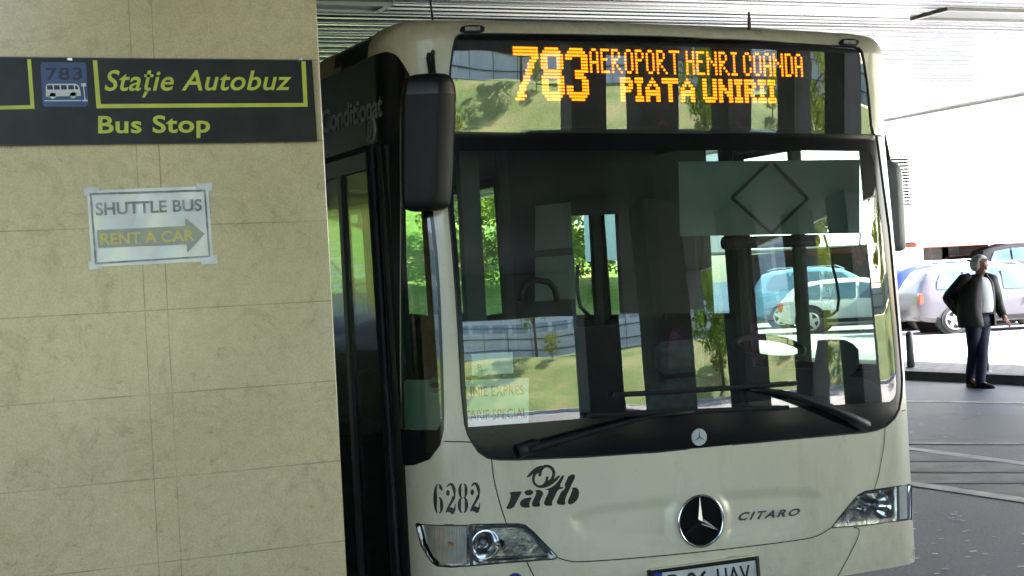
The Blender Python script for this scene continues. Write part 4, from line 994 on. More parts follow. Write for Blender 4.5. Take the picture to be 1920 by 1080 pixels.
b_.add(V_, [(i*k+j, (i+1)*k+j, (i+1)*k+j+1, i*k+j+1)[::-1] for i in range(len(A_)-1) for j in range(k-1)])
tag(b_.build('grass_bank', GRASS, smooth=True), kind='structure')
b_ = MB(); rg = [[(HC[0]+r_*math.cos(R(a)), HC[1]+r_*math.sin(R(a)), z) for r_, z in ((HB-.35,-.02),(HB-.33,.14),(HB-.02,.14),(HB,.05))] for a in A_]
b_.loft(rg, False, False); tag(b_.build('kerb', pmat('pale_kerb', (.55,.55,.53), .7, var=.15, scale=2)), kind='structure')
b_ = MB(); rg = [[(HC[0]+r_*math.cos(R(a)), HC[1]+r_*math.sin(R(a)), .006) for r_ in (HB-1.0, HB-.85)] for a in A_]
b_.loft(rg, False, False); tag(b_.build('edge_line', LINEW), kind='structure')
tag(MB().add([(-40,-40,.004),(45,-40,.004),(45,-20.5,.004),(-40,-20.5,.004)], [(0,1,2,3)]).build('road', pmat('worn_concrete_road', (.17,.17,.17), .8, var=.15, scale=.8)), kind='structure')  # pale worn concrete, also chosen to bounce light onto the bus
def bank2(x, y): q = min(1, max(0, (y-55)/15)); return .05+7.5*q*(.6+.4*q)+.1*math.sin(x*.8+y)
b_ = MB(); X_ = np.linspace(-4, 32, 37); Y_ = np.linspace(54.5, 87, 34)
b_.add([(x, y, bank2(x, y) if y > 54.6 else -.02) for x in X_ for y in Y_], [(i*34+j, (i+1)*34+j, (i+1)*34+j+1, i*34+j+1) for i in range(36) for j in range(33)])
tag(b_.build('grass_bank', GRASS, smooth=True), kind='structure')
# stairs with a rail on the far bank
st = thing('garden_stairs', (20.0, 56, 0), 'concrete steps with a dark handrail climbing the far grass bank', 'stairs')
b_ = MB()
for i in range(16): y = 56+i*.8; z = bank2(20, y); b_.box((19.0, y, z-.3), (20.8, y+.82, z+.12))
b_.build('steps', CONC, st)
b_ = MB(); b_.tube([(18.9, 56, bank2(20,56)+1.0), (18.9, 62, bank2(20,62)+1.0), (18.9, 68, bank2(20,68)+1.0)], .035, 6)
for i in range(7): y = 56+i*2; b_.tube([(18.9, y, bank2(20,y)-.1), (18.9, y, bank2(20,y)+1.0)], .03, 6)
b_.build('handrail', BLACKPL, st)

# ------------------------------------------------------------------ fence on the near bank and the pale building behind it
FENCEM = pmat('fence_panel', (.72, .74, .76), .6, var=.08, scale=1)
fe = thing('panel_fence', hp(-60, 15), 'pale grey panel fence with dark rails along the top of the grass bank', 'fence')
b_ = MB(); aa = np.linspace(-120, -20, 70)
b_.loft([[hp(a, 15, .15), hp(a, 15, 1.5), hp(a, 15.06, 1.5), hp(a, 15.06, .15)] for a in aa]); b_.build('panel', FENCEM, fe)
b_ = MB()
for h in (.5, 1.15, 1.75): b_.tube([hp(a, 14.9, h) for a in aa], .03, 6)
b_.build('rail', GREYPL, fe)
b_ = MB()
for a in np.arange(-119, -20, 2.2): b_.tube([hp(a, 14.9, -.2), hp(a, 14.9, 1.8)], .035, 6)
tag(b_.build('post', GREYPL, fe), kind='stuff')
wb_ = thing('office_building', hp(-70, 34), 'long pale blue glazed building behind the fence above the grass bank', 'building')
b_ = MB(); aa = np.linspace(-118, -40, 30)
b_.loft([[hp(a, 34, -1), hp(a, 34, 11), hp(a, 46, 11), hp(a, 46, -1)] for a in aa]); b_.build('wall', pmat('pale_cladding', (.74, .78, .82), .5, var=.08, scale=.3), wb_)
for h0 in (1.2, 4.4, 7.6):
    b_ = MB()
    for a in np.arange(-116, -42, 1.9): b_.loft([[hp(q, 33.9, h) for q in (a, a+1.5)] for h in (h0, h0+1.9)], False, False)
    b_.build('window_band', pmat('blue_glazing', (.30, .40, .48), .08, var=.2, scale=.5), wb_)

# ------------------------------------------------------------------ trees
def leafmat(name, c):
    mt = bpy.data.materials.new(name); mt.use_nodes = True; n = mt.node_tree; N = n.nodes
    for x in list(N): N.remove(x)
    out = N.new('ShaderNodeOutputMaterial'); d = N.new('ShaderNodeBsdfDiffuse'); t = N.new('ShaderNodeBsdfTranslucent'); mx = N.new('ShaderNodeMixShader'); mx.inputs[0].default_value = .45
    oi = N.new('ShaderNodeTexCoord'); nz = N.new('ShaderNodeTexNoise'); nz.inputs['Scale'].default_value = 1.3; n.links.new(oi.outputs['Object'], nz.inputs[0])
    r = N.new('ShaderNodeValToRGB'); e = r.color_ramp.elements; e[0].position = .35; e[1].position = .65
    e[0].color = (c[0]*.7, c[1]*.75, c[2]*.7, 1); e[1].color = (c[0]*1.35, c[1]*1.2, c[2]*1.2, 1); n.links.new(nz.outputs[0], r.inputs[0])
    for q in (d, t): n.links.new(r.outputs[0], q.inputs[0])
    n.links.new(d.outputs[0], mx.inputs[1]); n.links.new(t.outputs[0], mx.inputs[2]); n.links.new(mx.outputs[0], out.inputs[0])
    return mt
LEAF = [leafmat('leaf_green', (.16, .27, .04)), leafmat('leaf_yellow_green', (.26, .33, .05))]
BARK = pmat('bark', (.10, .075, .05), .9, var=.35, scale=6, bump=.4)
def tree_mesh(h, cr, n_leaf, lm, seed, low=.28):
    rr = random.Random(seed); t = MB(); tips = []
    trunk = [(0,0,-.3), (.04*h*rr.uniform(-1,1), .03, h*.3), (.05*h*rr.uniform(-1,1), .04*h*rr.uniform(-1,1), h*.62)]
    t.tube(trunk, [h*.026, h*.019, h*.011], 8)
    for i in range(9):
        a = i*2.4+rr.uniform(-.4,.4); z0 = h*rr.uniform(low, .6); L = cr*rr.uniform(.6, .95); e = (L*math.cos(a), L*math.sin(a), z0+L*rr.uniform(.3, .9))
        t.tube([(0,0,z0), (e[0]*.5, e[1]*.5, z0+(e[2]-z0)*.6), e], [h*.010, h*.006, h*.002], 5); tips.append(e)
    lf = MB(); cl = []
    for i in range(46):
        while True:
            p = np.array([rr.uniform(-1,1) for _ in range(3)])
            if .25 < p@p < 1: break
        cl.append((p*[cr, cr, h*(1-low)*.5]+[0,0,h*(low+(1-low)*.5)], cr*rr.uniform(.18,.36)))
    for i in range(n_leaf):
        c, r_ = cl[rr.randrange(len(cl))]; q = np.array([rr.gauss(0,1) for _ in range(3)]); q = q/np.linalg.norm(q)*r_*rr.random()**.4; p = c+q*[1,1,.75]
        s_ = rr.uniform(.06,.13)*cr/2.2; a = np.array([rr.gauss(0,1) for _ in range(3)]); a /= np.linalg.norm(a); b2 = np.cross(a, [rr.gauss(0,1) for _ in range(3)]); b2 /= np.linalg.norm(b2)
        lf.add([p-a*s_, p+b2*s_*.55, p+a*s_, p-b2*s_*.55], [(0,1,2,3)])
    return t, lf
TREEMESH = []
def make_tree(x, y, z, label, v=0, sc=1., rz=0., group='trees on the grass banks'):
    e = thing('tree', (x, y, z), label, 'tree', group, rz); e.scale = (sc,)*3
    o1, o2 = TREEMESH[v]
    for nm, me in (('trunk', o1), ('crown', o2)):
        o = bpy.data.objects.new(nm, me); COL.objects.link(o); o.parent = e
    return e
for h, cr, n_l, li, sd_, lo in ((6.2, 2.3, 5200, 0, 3, .25), (5.0, 2.1, 4600, 1, 5, .12), (7.5, 2.6, 5600, 1, 9, .3)):
    t, lf = tree_mesh(h, cr, n_l, LEAF[li], sd_, lo); ms = []
    for nm, q, mm in (('trunk', t, BARK), ('crown', lf, LEAF[li])):
        me = bpy.data.meshes.new(nm); me.from_pydata(q.v, [], q.f); me.materials.append(mm); ms.append(me)
    TREEMESH.append(ms)
NT = [(23.5,-24,0,'young green tree standing beside the road curve opposite the bus',0,.95), (29,-17.5,0,'bright yellow green tree on the bank opposite the driver side',1,1.1),
      (34,-12,0,'tall yellow green tree farthest along the near bank',2,1.), (27,-30,0,'green tree just below the panel fence',0,1.1), (36,-22,0,'spreading green tree high on the near bank',2,.9),
      (40,-13,0,'low bushy tree at the top of the near bank',1,1.1), (2,-47.5,0,'lone tree in front of the pale office building',0,1.), (14,-44,0,'thin crowned tree by the panel fence',2,.8)]
for i, (x, y, z, l, v, sc) in enumerate(NT):
    dd = math.hypot(x-HC[0], y-HC[1])-HB; make_tree(x, y, hill(math.atan2(y-HC[1], x-HC[0]), dd)-.1 if dd > 0 else 0, l, v, sc, i*1.3)
for i, (a, d) in enumerate(((-84,4.5),(-77,9.5),(-72,3.4),(-66,11),(-60,5.5),(-56,10.5),(-50,4),(-44,8.5),(-38,4.5),(-90,11),(-97,6))):
    p = hp(a, d); e = thing('shrub', p, ('low round shrub' if i % 2 else 'tall loose shrub')+' on the grass bank, '+['below the first office window','halfway up below the fence','near the kerb left of the column','just under the fence','near the kerb between columns','under the fence behind the second column','beside the road curve','halfway up by the third column','low down near the tall tree','high up left of the lone tree','low down at the far left'][i], 'shrub', 'shrubs on the near grass bank', i*.9)
    sc = [.26,.34,.22,.3,.4,.3,.28,.36,.4,.3,.34][i]; e.scale = (sc*1.2, sc*1.2, sc*.9)
    for nm, me in (('stem', TREEMESH[1][0]), ('foliage', TREEMESH[1][1])):
        o = bpy.data.objects.new(nm, me); COL.objects.link(o); o.parent = e
FT = [(20.3,47,'leafy tree seen through the door side windows of the bus',1,1.0), (23.0,49.5,'green tree behind the bus at the right of the far bank',0,1.0), (25.4,47,'yellow green tree nearest the louvred building',1,1.05),
      (18.0,54,'taller tree high on the far bank beside the steps',2,.9), (12.0,56,'green tree left of the steps on the far bank',0,.9), (28.5,50,'bushy tree at the foot of the louvred building',2,.8)]
for i, (x, y, l, v, sc) in enumerate(FT): x, y = x+4, y+11; make_tree(x, y, bank2(x, y)-.1, l, v, sc, i*1.9+.5)

# ------------------------------------------------------------------ canopy columns in front of the bus, with no-parking discs
COLM = pmat('column_cladding', (.05, .05, .052), .5, var=.12, scale=3)
cols = [(8.0,-8,1.2,'concrete column under the canopy nearest the platform'), (10.6,-8,1.5,'second canopy column from the platform, with a no parking disc'), (14.2,-8,1.2,'third canopy column from the platform, with a no parking disc'), (17.9,-8,1.1,'fourth canopy column from the platform, without any disc'), (18.3,-5.2,1.3,'added column set forward beside the canopy edge, darkening the windscreen reflection')]  # the last column is an addition that darkens the reflected bank
for x, y, wd, l in cols:
    e = thing('canopy_column', (x, y, 0), l, 'column', 'columns in front of the bus'); h_ = wd/2
    MB().bbox((x-h_, y-.6, .12), (x+h_, y+.6, ZC), .02).build('shaft', COLM, e)
    MB().bbox((x-h_-.08, y-.68, 0), (x+h_+.08, y+.68, .12), .02).build('base', CONC, e)
for x, l in ((10.65,'round no parking sign on the second canopy column'), (14.2,'round no parking sign on the third canopy column')):
    c = np.array([x, -7.39, 1.75]); e = thing('no_parking_sign', c, l, 'sign', 'no parking discs')
    MB().disc(c, (0,1,0), .30, .012, 32).build('disc', pmat('traffic_blue', (.015, .04, .25), .35, var=.1), e)
    b_ = MB().torus(c+[0,.012,0], (0,1,0), .265, .035, 40, 6); b_.loft([[c+np.array(q) for q in ((-.20,.016,.16),(-.16,.016,.20),(.20,.016,-.16),(.16,.016,-.20))], [c+np.array(q) for q in ((-.20,.022,.16),(-.16,.022,.20),(.20,.022,-.16),(.16,.022,-.20))]])
    b_.build('red_ring', pmat('traffic_red', (.4, .015, .02), .35, var=.1), e)
# terminal wall behind the platform
tw_ = thing('terminal_wall', (-9.6, 10, 0), 'dark glazed terminal facade behind the bus stop platform', 'building')
MB().box((-9.9, -2, 0), (-9.6, 80, ZC)).build('glazing', pmat('dark_glazing', (.04, .05, .055), .1, var=.2, scale=.4), tw_)  # run on out of view to keep sky out of the door glass
b_ = MB()
for i in range(17): y = -1.9+i*2.5; b_.box((-9.6, y, .14), (-9.5, y+.09, ZC))
b_.box((-9.6, -2, 1.0), (-9.52, 40, 1.08)).box((-9.6, -2, 2.6), (-9.52, 40, 2.68))
b_.build('mullion', GREYPL, tw_)

# ------------------------------------------------------------------ louvred white building across the car park
FY = 41.
lb = thing('louvred_building', (50, FY, 0), 'white overhanging building with a grey louvre panel and a terracotta lower edge', 'building')
zb0 = ony(1800, 461, FY)[2]; xl0, xl1 = ony(1630, 340, FY)[0], ony(1713, 340, FY)[0]; zt0, zt1 = ony(1690, 292, FY)[2], ony(1690, 388, FY)[2]
LX0 = ony(1713, 460, FY)[0]
b_ = MB(); X0, X1 = xl0-5, 110
b_.box((X0, FY, zb0+.20), (xl0, FY+10, 13)).box((xl1, FY, zb0+.20), (X1, FY+10, 13)).box((xl0, FY, zt0), (xl1, FY+10, 13)).box((xl0, FY, zb0+.20), (xl1, FY+10, zt1))
b_.build('wall', WHITEWALL, lb)
b_ = MB(); nL = 16
for i in range(nL):
    z = zt1+(zt0-zt1)*(i+.5)/nL; h = (zt0-zt1)/nL
    b_.add([(xl0, FY+.0, z-h*.28), (xl1, FY+.0, z-h*.28), (xl1, FY+.25, z+h*.30), (xl0, FY+.25, z+h*.30), (xl0, FY+.02, z-h*.34), (xl1, FY+.02, z-h*.34)], [(0,1,2,3), (0,4,5,1)])
tag(b_.build('louvre', WHITEWALL, lb), kind='stuff')
MB().box((xl0, FY+.3, zt1), (xl1, FY+.35, zt0)).build('louvre_backing', pmat('dark_void', (.02,.02,.02), .9), lb)  # near-black sheet stands for the shade between the louvres
TERR = pmat('terracotta_trim', (.30, .085, .06), .7, var=.1, scale=.5)
MB().box((LX0, FY-.10, zb0+.167), (X1, FY-.003, zb0+.198)).build('drip_edge', GREYPL, lb)
MB().box((LX0, FY-.15, zb0), (X1, FY+10, zb0+.165)).build('terracotta_edge', TERR, lb)
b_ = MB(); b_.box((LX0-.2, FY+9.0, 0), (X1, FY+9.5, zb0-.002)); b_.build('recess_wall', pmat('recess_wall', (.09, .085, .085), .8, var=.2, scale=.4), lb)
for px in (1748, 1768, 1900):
    c = ony(px, 480, FY+2.); MB().box((c[0]-.35, FY+1.6, 0), (c[0]+.35, FY+2.4, zb0-.003)).build('column', pmat('grey_column', (.22, .21, .21), .8, var=.1), lb)  # plain grey columns under the overhang
wb2 = thing('white_panel', ony(1692, 500, 36), 'tall white sunlit panel standing behind the blue car', 'panel')
p0, p1 = ony(1690, 465, 36), ony(1731, 465, 36)
MB().bbox((p0[0]-.6, 36, 0), (p1[0], 36.3, p0[2]), .02).build('board', WHITEWALL, wb2)
MB().box((p1[0]-.5, 35.93, 0), (p1[0]-.36, 35.999, p0[2]-.05)).build('post', pmat('panel_post', (.3,.32,.35), .5), wb2)

# ------------------------------------------------------------------ bollards
BOLM = pmat('bollard_metal', (.13, .13, .135), .45, .5, var=.15, scale=6)
for bx, by, ty, l in ((1708, 690, 621, 'grey metal bollard on the kerb beside the bus corner'), (1847, 697, 600, 'grey metal bollard on the pavement behind the walking man')):
    c = onz(bx, by, .11); hgt = (by-ty)/F_PX*float((c-EYE)@_F)
    e = thing('bollard', c, l, 'bollard', 'bollards along the kerb')
    MB().loft([[c+np.array([r_*math.cos(q), r_*math.sin(q), z]) for q in [2*math.pi*k/20 for k in range(20)]] for r_, z in ((.055,-.01),(.055,hgt*.9),(.05,hgt*.95),(.03,hgt*.99),(.005,hgt))]).build('post', BOLM, e, smooth=True)
    MB().disc(c+[0,0,-.005], (0,0,1), .085, .02, 20, .08).build('base_ring', BOLM, e)
# ------------------------------------------------------------------ cars
TYRE = pmat('tyre', (.02,.02,.02), .8, var=.2); RIM = pmat('alloy_rim', (.55,.55,.56), .3, .7, var=.1)
CARGL = pmat('car_window', (.06, .10, .13), .05, var=.3, scale=1.5, coat=1.)
TAIL = pmat('tail_lamp', (.45, .04, .02), .2, var=.2, coat=1.); HEADL = pmat('head_lamp', (.6,.62,.64), .1, .3, var=.1, coat=1.)
def car(px, py, zg, hdg, paint, label, L=4.35, W=1.82, H=1.66, group='parked cars', style='suv', anchor=-1.35):
    """anchor: the point along the car that stands at the traced pixel"""
    g = onz(px, py, zg); ca, sa = math.cos(hdg), math.sin(hdg)
    loc = (g[0]-anchor*ca-W/2*sa*-1, g[1]-anchor*sa-W/2*ca, zg) if False else (g[0]-anchor*ca+(-sa)*(W/2), g[1]-anchor*sa+ca*(W/2), zg)
    e = thing('parked_car', loc, label, 'car', group, hdg)
    k = L/4.35; kw = W/1.82; kh = H/1.66
    if style == 'suv':
        S = [(-2.18,.52,.92,.95,.78,.70),(-2.13,.38,1.0,1.06,.86,.72),(-2.02,.33,1.03,1.30,.89,.68),(-1.86,.3,1.04,1.52,.90,.65),(-1.6,.28,1.03,1.60,.905,.64),(-.9,.26,1.01,1.66,.91,.63),(-.2,.26,.99,1.655,.91,.63),(.35,.26,.98,1.58,.91,.63),(.75,.26,.97,1.36,.91,.66),(1.15,.27,.96,1.08,.90,.72),(1.4,.28,.94,1.0,.895,.76),(1.85,.32,.88,.92,.86,.72),(2.08,.4,.76,.80,.78,.66),(2.17,.5,.64,.66,.68,.58)]
    else:
        S = [(-2.18,.5,.78,.80,.76,.68),(-2.12,.36,.88,.92,.84,.70),(-1.98,.3,.92,1.10,.87,.66),(-1.75,.27,.92,1.30,.88,.62),(-1.4,.24,.91,1.42,.89,.60),(-.7,.22,.90,1.48,.89,.60),(-.1,.22,.89,1.47,.89,.60),(.4,.22,.88,1.36,.89,.61),(.8,.22,.87,1.14,.89,.65),(1.1,.23,.86,.94,.88,.72),(1.4,.25,.83,.89,.87,.74),(1.85,.3,.74,.79,.84,.70),(2.08,.36,.64,.68,.76,.62),(2.17,.46,.55,.57,.66,.56)]
    S = [(x*k, a*kh, b*kh, c*kh, d*kw, f*kw) for x, a, b, c, d, f in S]
    def yside(wb, wt, q): return wb*.985+(wt*1.05-wb*.985)*q
    rings = []
    for x, zl, zb2, zt, wb, wt in S:
        half = [(0,zl),(wb*.9,zl),(wb*.985,zl+.1),(wb,(zl+zb2)/2),(wb*.985,zb2),(yside(wb,wt,.5),zb2+(zt-zb2)*.5),(wt*1.02,zb2+(zt-zb2)*.9),(wt*.85,zt),(wt*.4,zt+.012)]
        rings.append([(x, y, z) for y, z in half]+[(x, -y, z) for y, z in half[::-1][:-1]])
    MB().loft(rings).build('body', paint, e, world=False, smooth='angle')
    Sx = np.array(S)
    def at(x): return [np.interp(x, Sx[:,0], Sx[:,i]) for i in range(1, 6)]
    def win(poly, sgn):
        out = []
        for x, q in poly:
            zl, zb2, zt, wb, wt = at(x*k); out.append((x*k, sgn*(yside(wb, wt, q)+.012+.015*math.sin(math.pi*min(1, max(0, q)))), zb2+(zt-zb2)*q))
        return out
    for sgn in (1, -1):
        for poly in ([(-1.72,.12),(-1.1,.08),(-1.1,.84),(-1.55,.80),(-1.68,.5)], [(-1.04,.08),(-.22,.08),(-.22,.84),(-1.04,.85)], [(-.14,.08),(.92,.12),(.62,.62),(.36,.84),(-.14,.84)]):
            p = win(poly, sgn); MB().add(p, [tuple(range(len(p))) if sgn < 0 else tuple(range(len(p)))[::-1]]).build('window', CARGL, e, world=False)
        zl, zb2, zt, wb, wt = at(-1.95*k)
        MB().bbox((-2.16*k, sgn*wb*.92-.05, zb2-.26), (-1.93*k, sgn*wb*.92+.055, zb2-.02), .02).build('tail_light', TAIL, e, world=False)
        zl, zb2, zt, wb, wt = at(2.0*k)
        MB().bbox((1.9*k, sgn*wb*.84-.08, zb2-.17), (2.12*k, sgn*wb*.84+.08, zb2-.03), .02).build('headlight', HEADL, e, world=False)
        b_ = MB(); b_.tube([(-1.7*k, sgn*.60*kw, H*.985), (-1.5*k, sgn*.60*kw, H+.03), (.2*k, sgn*.60*kw, H+.03), (.42*k, sgn*.60*kw, H*.955)], .018, 6)
        if style == 'suv': b_.build('roof_rail', SILVER, e, world=False)
        MB().bbox((-.75*k, sgn*W/2-.012, .90*kh), (-.55*k, sgn*W/2+.022, .935*kh), .008).build('handle', SILVER, e, world=False)
        MB().bbox((.62*k, sgn*(W/2+.02)-.02, .98*kh), (.80*k, sgn*(W/2+.10)+.02, 1.12*kh), .03).build('wing_mirror', paint, e, world=False)
        MB().box((-1.0*k, sgn*W/2-.03, .30*kh), (.95*k, sgn*W/2+.006, .40*kh)).build('sill', BLACKPL, e, world=False)
        for wx in (-1.35, 1.33):
            r_ = .345*kh; c = np.array([wx*k, sgn*(W/2-.03), r_])
            MB().disc(c+[0, -sgn*.19, .02], (0, sgn, 0), r_+.085, .2, 32).build('wheel_arch', BLACKPL, e, world=False)
            w_ = bpy.data.objects.new('wheel', None); COL.objects.link(w_); w_.parent = e; w_.location = c
            MB().disc((0, -sgn*.1, 0), (0, sgn, 0), r_, .155, 32, r_*.95).build('tyre', TYRE, w_, world=False)
            b_ = MB().torus((0, sgn*.06, 0), (0, 1, 0), r_*.66, .02, 32, 6).disc((0, sgn*.05, 0), (0, sgn, 0), r_*.2, .025, 16)
            for j in range(5):
                q = 2*math.pi*j/5+.3; d = np.array([math.cos(q), 0, math.sin(q)]); t = np.array([-d[2], 0, d[0]])
                b_.loft([[d*r_*.15+t*.05+[0, sgn*.055, 0], d*r_*.15-t*.05+[0, sgn*.055, 0], d*r_*.66-t*.035+[0, sgn*.065, 0], d*r_*.66+t*.035+[0, sgn*.065, 0]], [d*r_*.15+t*.05+[0, sgn*.07, 0], d*r_*.15-t*.05+[0, sgn*.07, 0], d*r_*.66-t*.035+[0, sgn*.08, 0], d*r_*.66+t*.035+[0, sgn*.08, 0]]])
            b_.build('rim', RIM, w_, world=False)
    x0, x1 = -2.115*k, -1.9*k; zl, zb2, zt, wb, wt = at(-1.98*k)
    MB().add([(-2.09*k,-.58*kw,1.08*kh),(-2.09*k,.58*kw,1.08*kh),(-1.86*k,.52*kw,1.47*kh),(-1.86*k,-.52*kw,1.47*kh)] if style == 'suv' else [(-2.07*k,-.58*kw,.94*kh),(-2.07*k,.58*kw,.94*kh),(-1.72*k,.5*kw,1.28*kh),(-1.72*k,-.5*kw,1.28*kh)], [(0,1,2,3)]).build('rear_window', CARGL, e, world=False)
    MB().add([(1.17*k,-.64*kw,1.06*kh),(1.17*k,.64*kw,1.06*kh),(.42*k,.52*kw,1.555*kh),(.42*k,-.52*kw,1.555*kh)] if style == 'suv' else [(1.12*k,-.64*kw,.95*kh),(1.12*k,.64*kw,.95*kh),(.44*k,.5*kw,1.345*kh),(.44*k,-.5*kw,1.345*kh)], [(3,2,1,0)]).build('windscreen', CARGL, e, world=False)
    return e
def paint(name, c, metal=0.): return pmat(name, c, .35, metal, var=.04, scale=3, coat=.25, spec=.4)
hd0 = math.atan2(H1[1], H1[0])
car(1788, 626, .02, hd0+.06, paint('grey_car_paint', (.095, .09, .108)), 'silver grey crossover parked behind the walking man', L=4.2, H=1.53)
car(1738, 619.5, .02, hd0+.10, paint('blue_car_paint', (.015, .03, .24), .0), 'blue estate car half hidden behind the silver crossover', L=4.3, H=1.62)
car(1893, 580, .02, hd0+.02, pmat('black_car_paint', (.012, .012, .014), .55, spec=.15, var=.1), 'black off-roader with small rear windows parked under the white building', L=4.7, H=2.1)
car(1775, 581, .02, hd0+math.pi, pmat('dark_grey_car_paint', (.03, .03, .033), .55, spec=.15, var=.1), 'dark grey car in the shaded row behind the blue car', H=1.78, anchor=0)
car(1965, 583, .02, hd0, pmat('dark_green_car_paint', (.03, .035, .034), .55, spec=.15, var=.1), 'dark saloon at the photo edge in front of the off-roader', style='hatch', H=1.75, anchor=0)
car(1625, 622, .02, hd0-.3, paint('white_car_paint', (.6, .6, .6), 0.), 'white car seen through the driver side window of the bus', style='hatch', H=1.5, anchor=0)
car(1560, 612, .02, hd0-.2, paint('bright_blue_car_paint', (.12, .26, .38)), 'bright blue car parked beyond the white one', style='suv', anchor=0)

# ------------------------------------------------------------------ the walking man
MT = float((onz(1832, 727, 0)-EYE)@_F)
MS = MT/F_PX                                  # metres per photo pixel at the man
def mp(px, py, d=0.): return ondepth(px, py, MT+d)
MG = onz(1834, 727, 0)
fdir = math.sin(R(38))*H1-math.cos(R(38))*H2; rdir = np.cross(fdir, [0, 0, 1.])   # facing, his right
rdir /= np.linalg.norm(rdir)
SKIN = pmat('skin', (.36, .19, .13), .5, var=.08, scale=30)
JACK = pmat('dark_jacket', (.010, .010, .011), .6, var=.35, scale=12, bump=.3, bscale=25)
SHIRT = pmat('white_shirt', (.62, .64, .68), .7, var=.05, scale=8, bump=.3, bscale=14)
JEANS = pmat('blue_jeans', (.006, .007, .045), .75, var=.35, scale=9, bump=.3, bscale=20)
SHOE = pmat('dark_shoe', (.012, .011, .011), .7, var=.2, spec=.2)
HAIR = pmat('grey_hair', (.72, .72, .70), .7, var=.2, scale=60, bump=.4, bscale=120)  # colour lifted to stand in for a sunlit rim on the hair
def skinned(name, verts, edges, radii, mat, parent, lvl=2, root=0):
    v = np.array(verts)-np.array(wloc(parent)) if parent is not None else np.array(verts)-MG
    me = bpy.data.meshes.new(name); me.from_pydata(v.tolist(), edges, []); me.materials.append(mat)
    o = bpy.data.objects.new(name, me); COL.objects.link(o)
    if parent is not None: o.parent = parent
    else: o.location = MG
    sk = o.modifiers.new('skin', 'SKIN'); sk.use_smooth_shade = True
    if not me.skin_vertices: 
        bm = bmesh.new(); bm.from_mesh(me); bm.verts.layers.skin.verify(); bm.to_mesh(me); bm.free()
    for i, r_ in enumerate(radii):
        q = me.skin_vertices[0].data[i]; q.radius = r_ if hasattr(r_, '__len__') else (r_, r_); q.use_root = (i == root)
    sb_ = o.modifiers.new('smooth', 'SUBSURF'); sb_.levels = lvl; sb_.render_levels = lvl
    return o
J = dict(pelvis=mp(1833,600), waist=mp(1833,583), chest=mp(1832,545,.0), neck0=mp(1835,521), neck=mp(1837,514), head=mp(1838,500,-.02), crown=mp(1837,489),
         shR=mp(1810,527,-.02), elR=mp(1780,559,.08), wrR=mp(1797,587,-.04), haR=mp(1805,597,-.08),
         shL=mp(1856,526,.10), elL=mp(1867,562,.14), wrL=mp(1880,591,.04), haL=mp(1886,599,.0),
         hipR=mp(1825,606,-.05), knR=mp(1826,657,-.02), anR=mp(1820,709,.18), toR=mp(1830,720,.0),
         hipL=mp(1842,606,.06), knL=mp(1841,660,-.08), anL=mp(1838,715,-.08), toL=mp(1852,722,-.18))
names = list(J); idx = {n_: i for i, n_ in enumerate(names)}
verts = [J[n_] for n_ in names]
E_ = [('pelvis','waist'),('waist','chest'),('chest','neck0'),('neck0','neck'),('neck','head'),('head','crown'),('chest','shR'),('shR','elR'),('elR','wrR'),('wrR','haR'),('chest','shL'),('shL','elL'),('elL','wrL'),('wrL','haL'),
      ('pelvis','hipR'),('hipR','knR'),('knR','anR'),('anR','toR'),('pelvis','hipL'),('hipL','knL'),('knL','anL'),('anL','toL')]
rad = dict(pelvis=.12,waist=.12,chest=.13,neck0=.065,neck=.06,head=.088,crown=.075,shR=.06,elR=.042,wrR=.03,haR=.036,shL=.06,elL=.042,wrL=.03,haL=.036,hipR=.085,knR=.055,anR=.034,toR=.018,hipL=.085,knL=.055,anL=.034,toL=.018)
ed = [(idx[a], idx[b]) for a, b in E_]; rr_ = [rad[n_] for n_ in names]
# fingers and nose belong to the same continuous body
for hnd, wr in (('haR','wrR'), ('haL','wrL')):
    d = J[hnd]-J[wr]; d /= np.linalg.norm(d); sd_ = np.cross(d, [0,0,1.]); sd_ /= np.linalg.norm(sd_); dn = np.cross(sd_, d)
    for k, (o_, l_) in enumerate(((-.03,.065),(-.011,.078),(.009,.074),(.028,.058))):
        a = J[hnd]+d*.035+sd_*o_; b = a+d*l_*.55-dn*.008; c = a+d*l_-dn*.024
        i0 = len(verts); verts += [a, b, c]; rr_ += [.010,.009,.008]; ed += [(idx[hnd], i0), (i0, i0+1), (i0+1, i0+2)]
    a = J[hnd]+sd_*.04+d*.0; b = a+d*.03+sd_*.018; i0 = len(verts); verts += [a, b]; rr_ += [.012,.010]; ed += [(idx[hnd], i0), (i0, i0+1)]
nz0 = J['head']+fdir*.085-np.array([0,0,.015]); verts.append(nz0+fdir*.022); rr_.append(.014); ed.append((idx['head'], len(verts)-1))
verts.append(J['neck']+fdir*.075+np.array([0,0,.005])); rr_.append(.035); ed.append((idx['head'], len(verts)-1))
man = tag(skinned('person', verts, ed, rr_, SKIN, None), 'grey haired man in dark open jacket, white shirt and jeans walking by the kerb', 'person')
hc = J['head']+np.array([0,0,.035])
def ell(c, ax, n=18, m_=12, cut=None):
    V_, F_ = [], []
    for i in range(m_+1):
        ph_ = math.pi*i/m_
        for j in range(n):
            th = 2*math.pi*j/n; V_.append(c+ax[0]*math.sin(ph_)*math.cos(th)+ax[1]*math.sin(ph_)*math.sin(th)+ax[2]*math.cos(ph_))
    for i in range(m_):
        for j in range(n): F_.append((i*n+j, (i+1)*n+j, (i+1)*n+(j+1) % n, i*n+(j+1) % n))
    if cut is not None: F_ = [f for f in F_ if cut(np.mean([V_[q] for q in f], axis=0))]
    return V_, F_
V_, F_ = ell(hc-fdir*.012, (fdir*.112, rdir*.098, np.array([0,0,.112])), 24, 16, lambda p: (p-hc)@fdir < .045+.9*max(0, p[2]-hc[2]-.03) and p[2] > hc[2]-.085+.75*max(0, (p-hc)@fdir+.01))
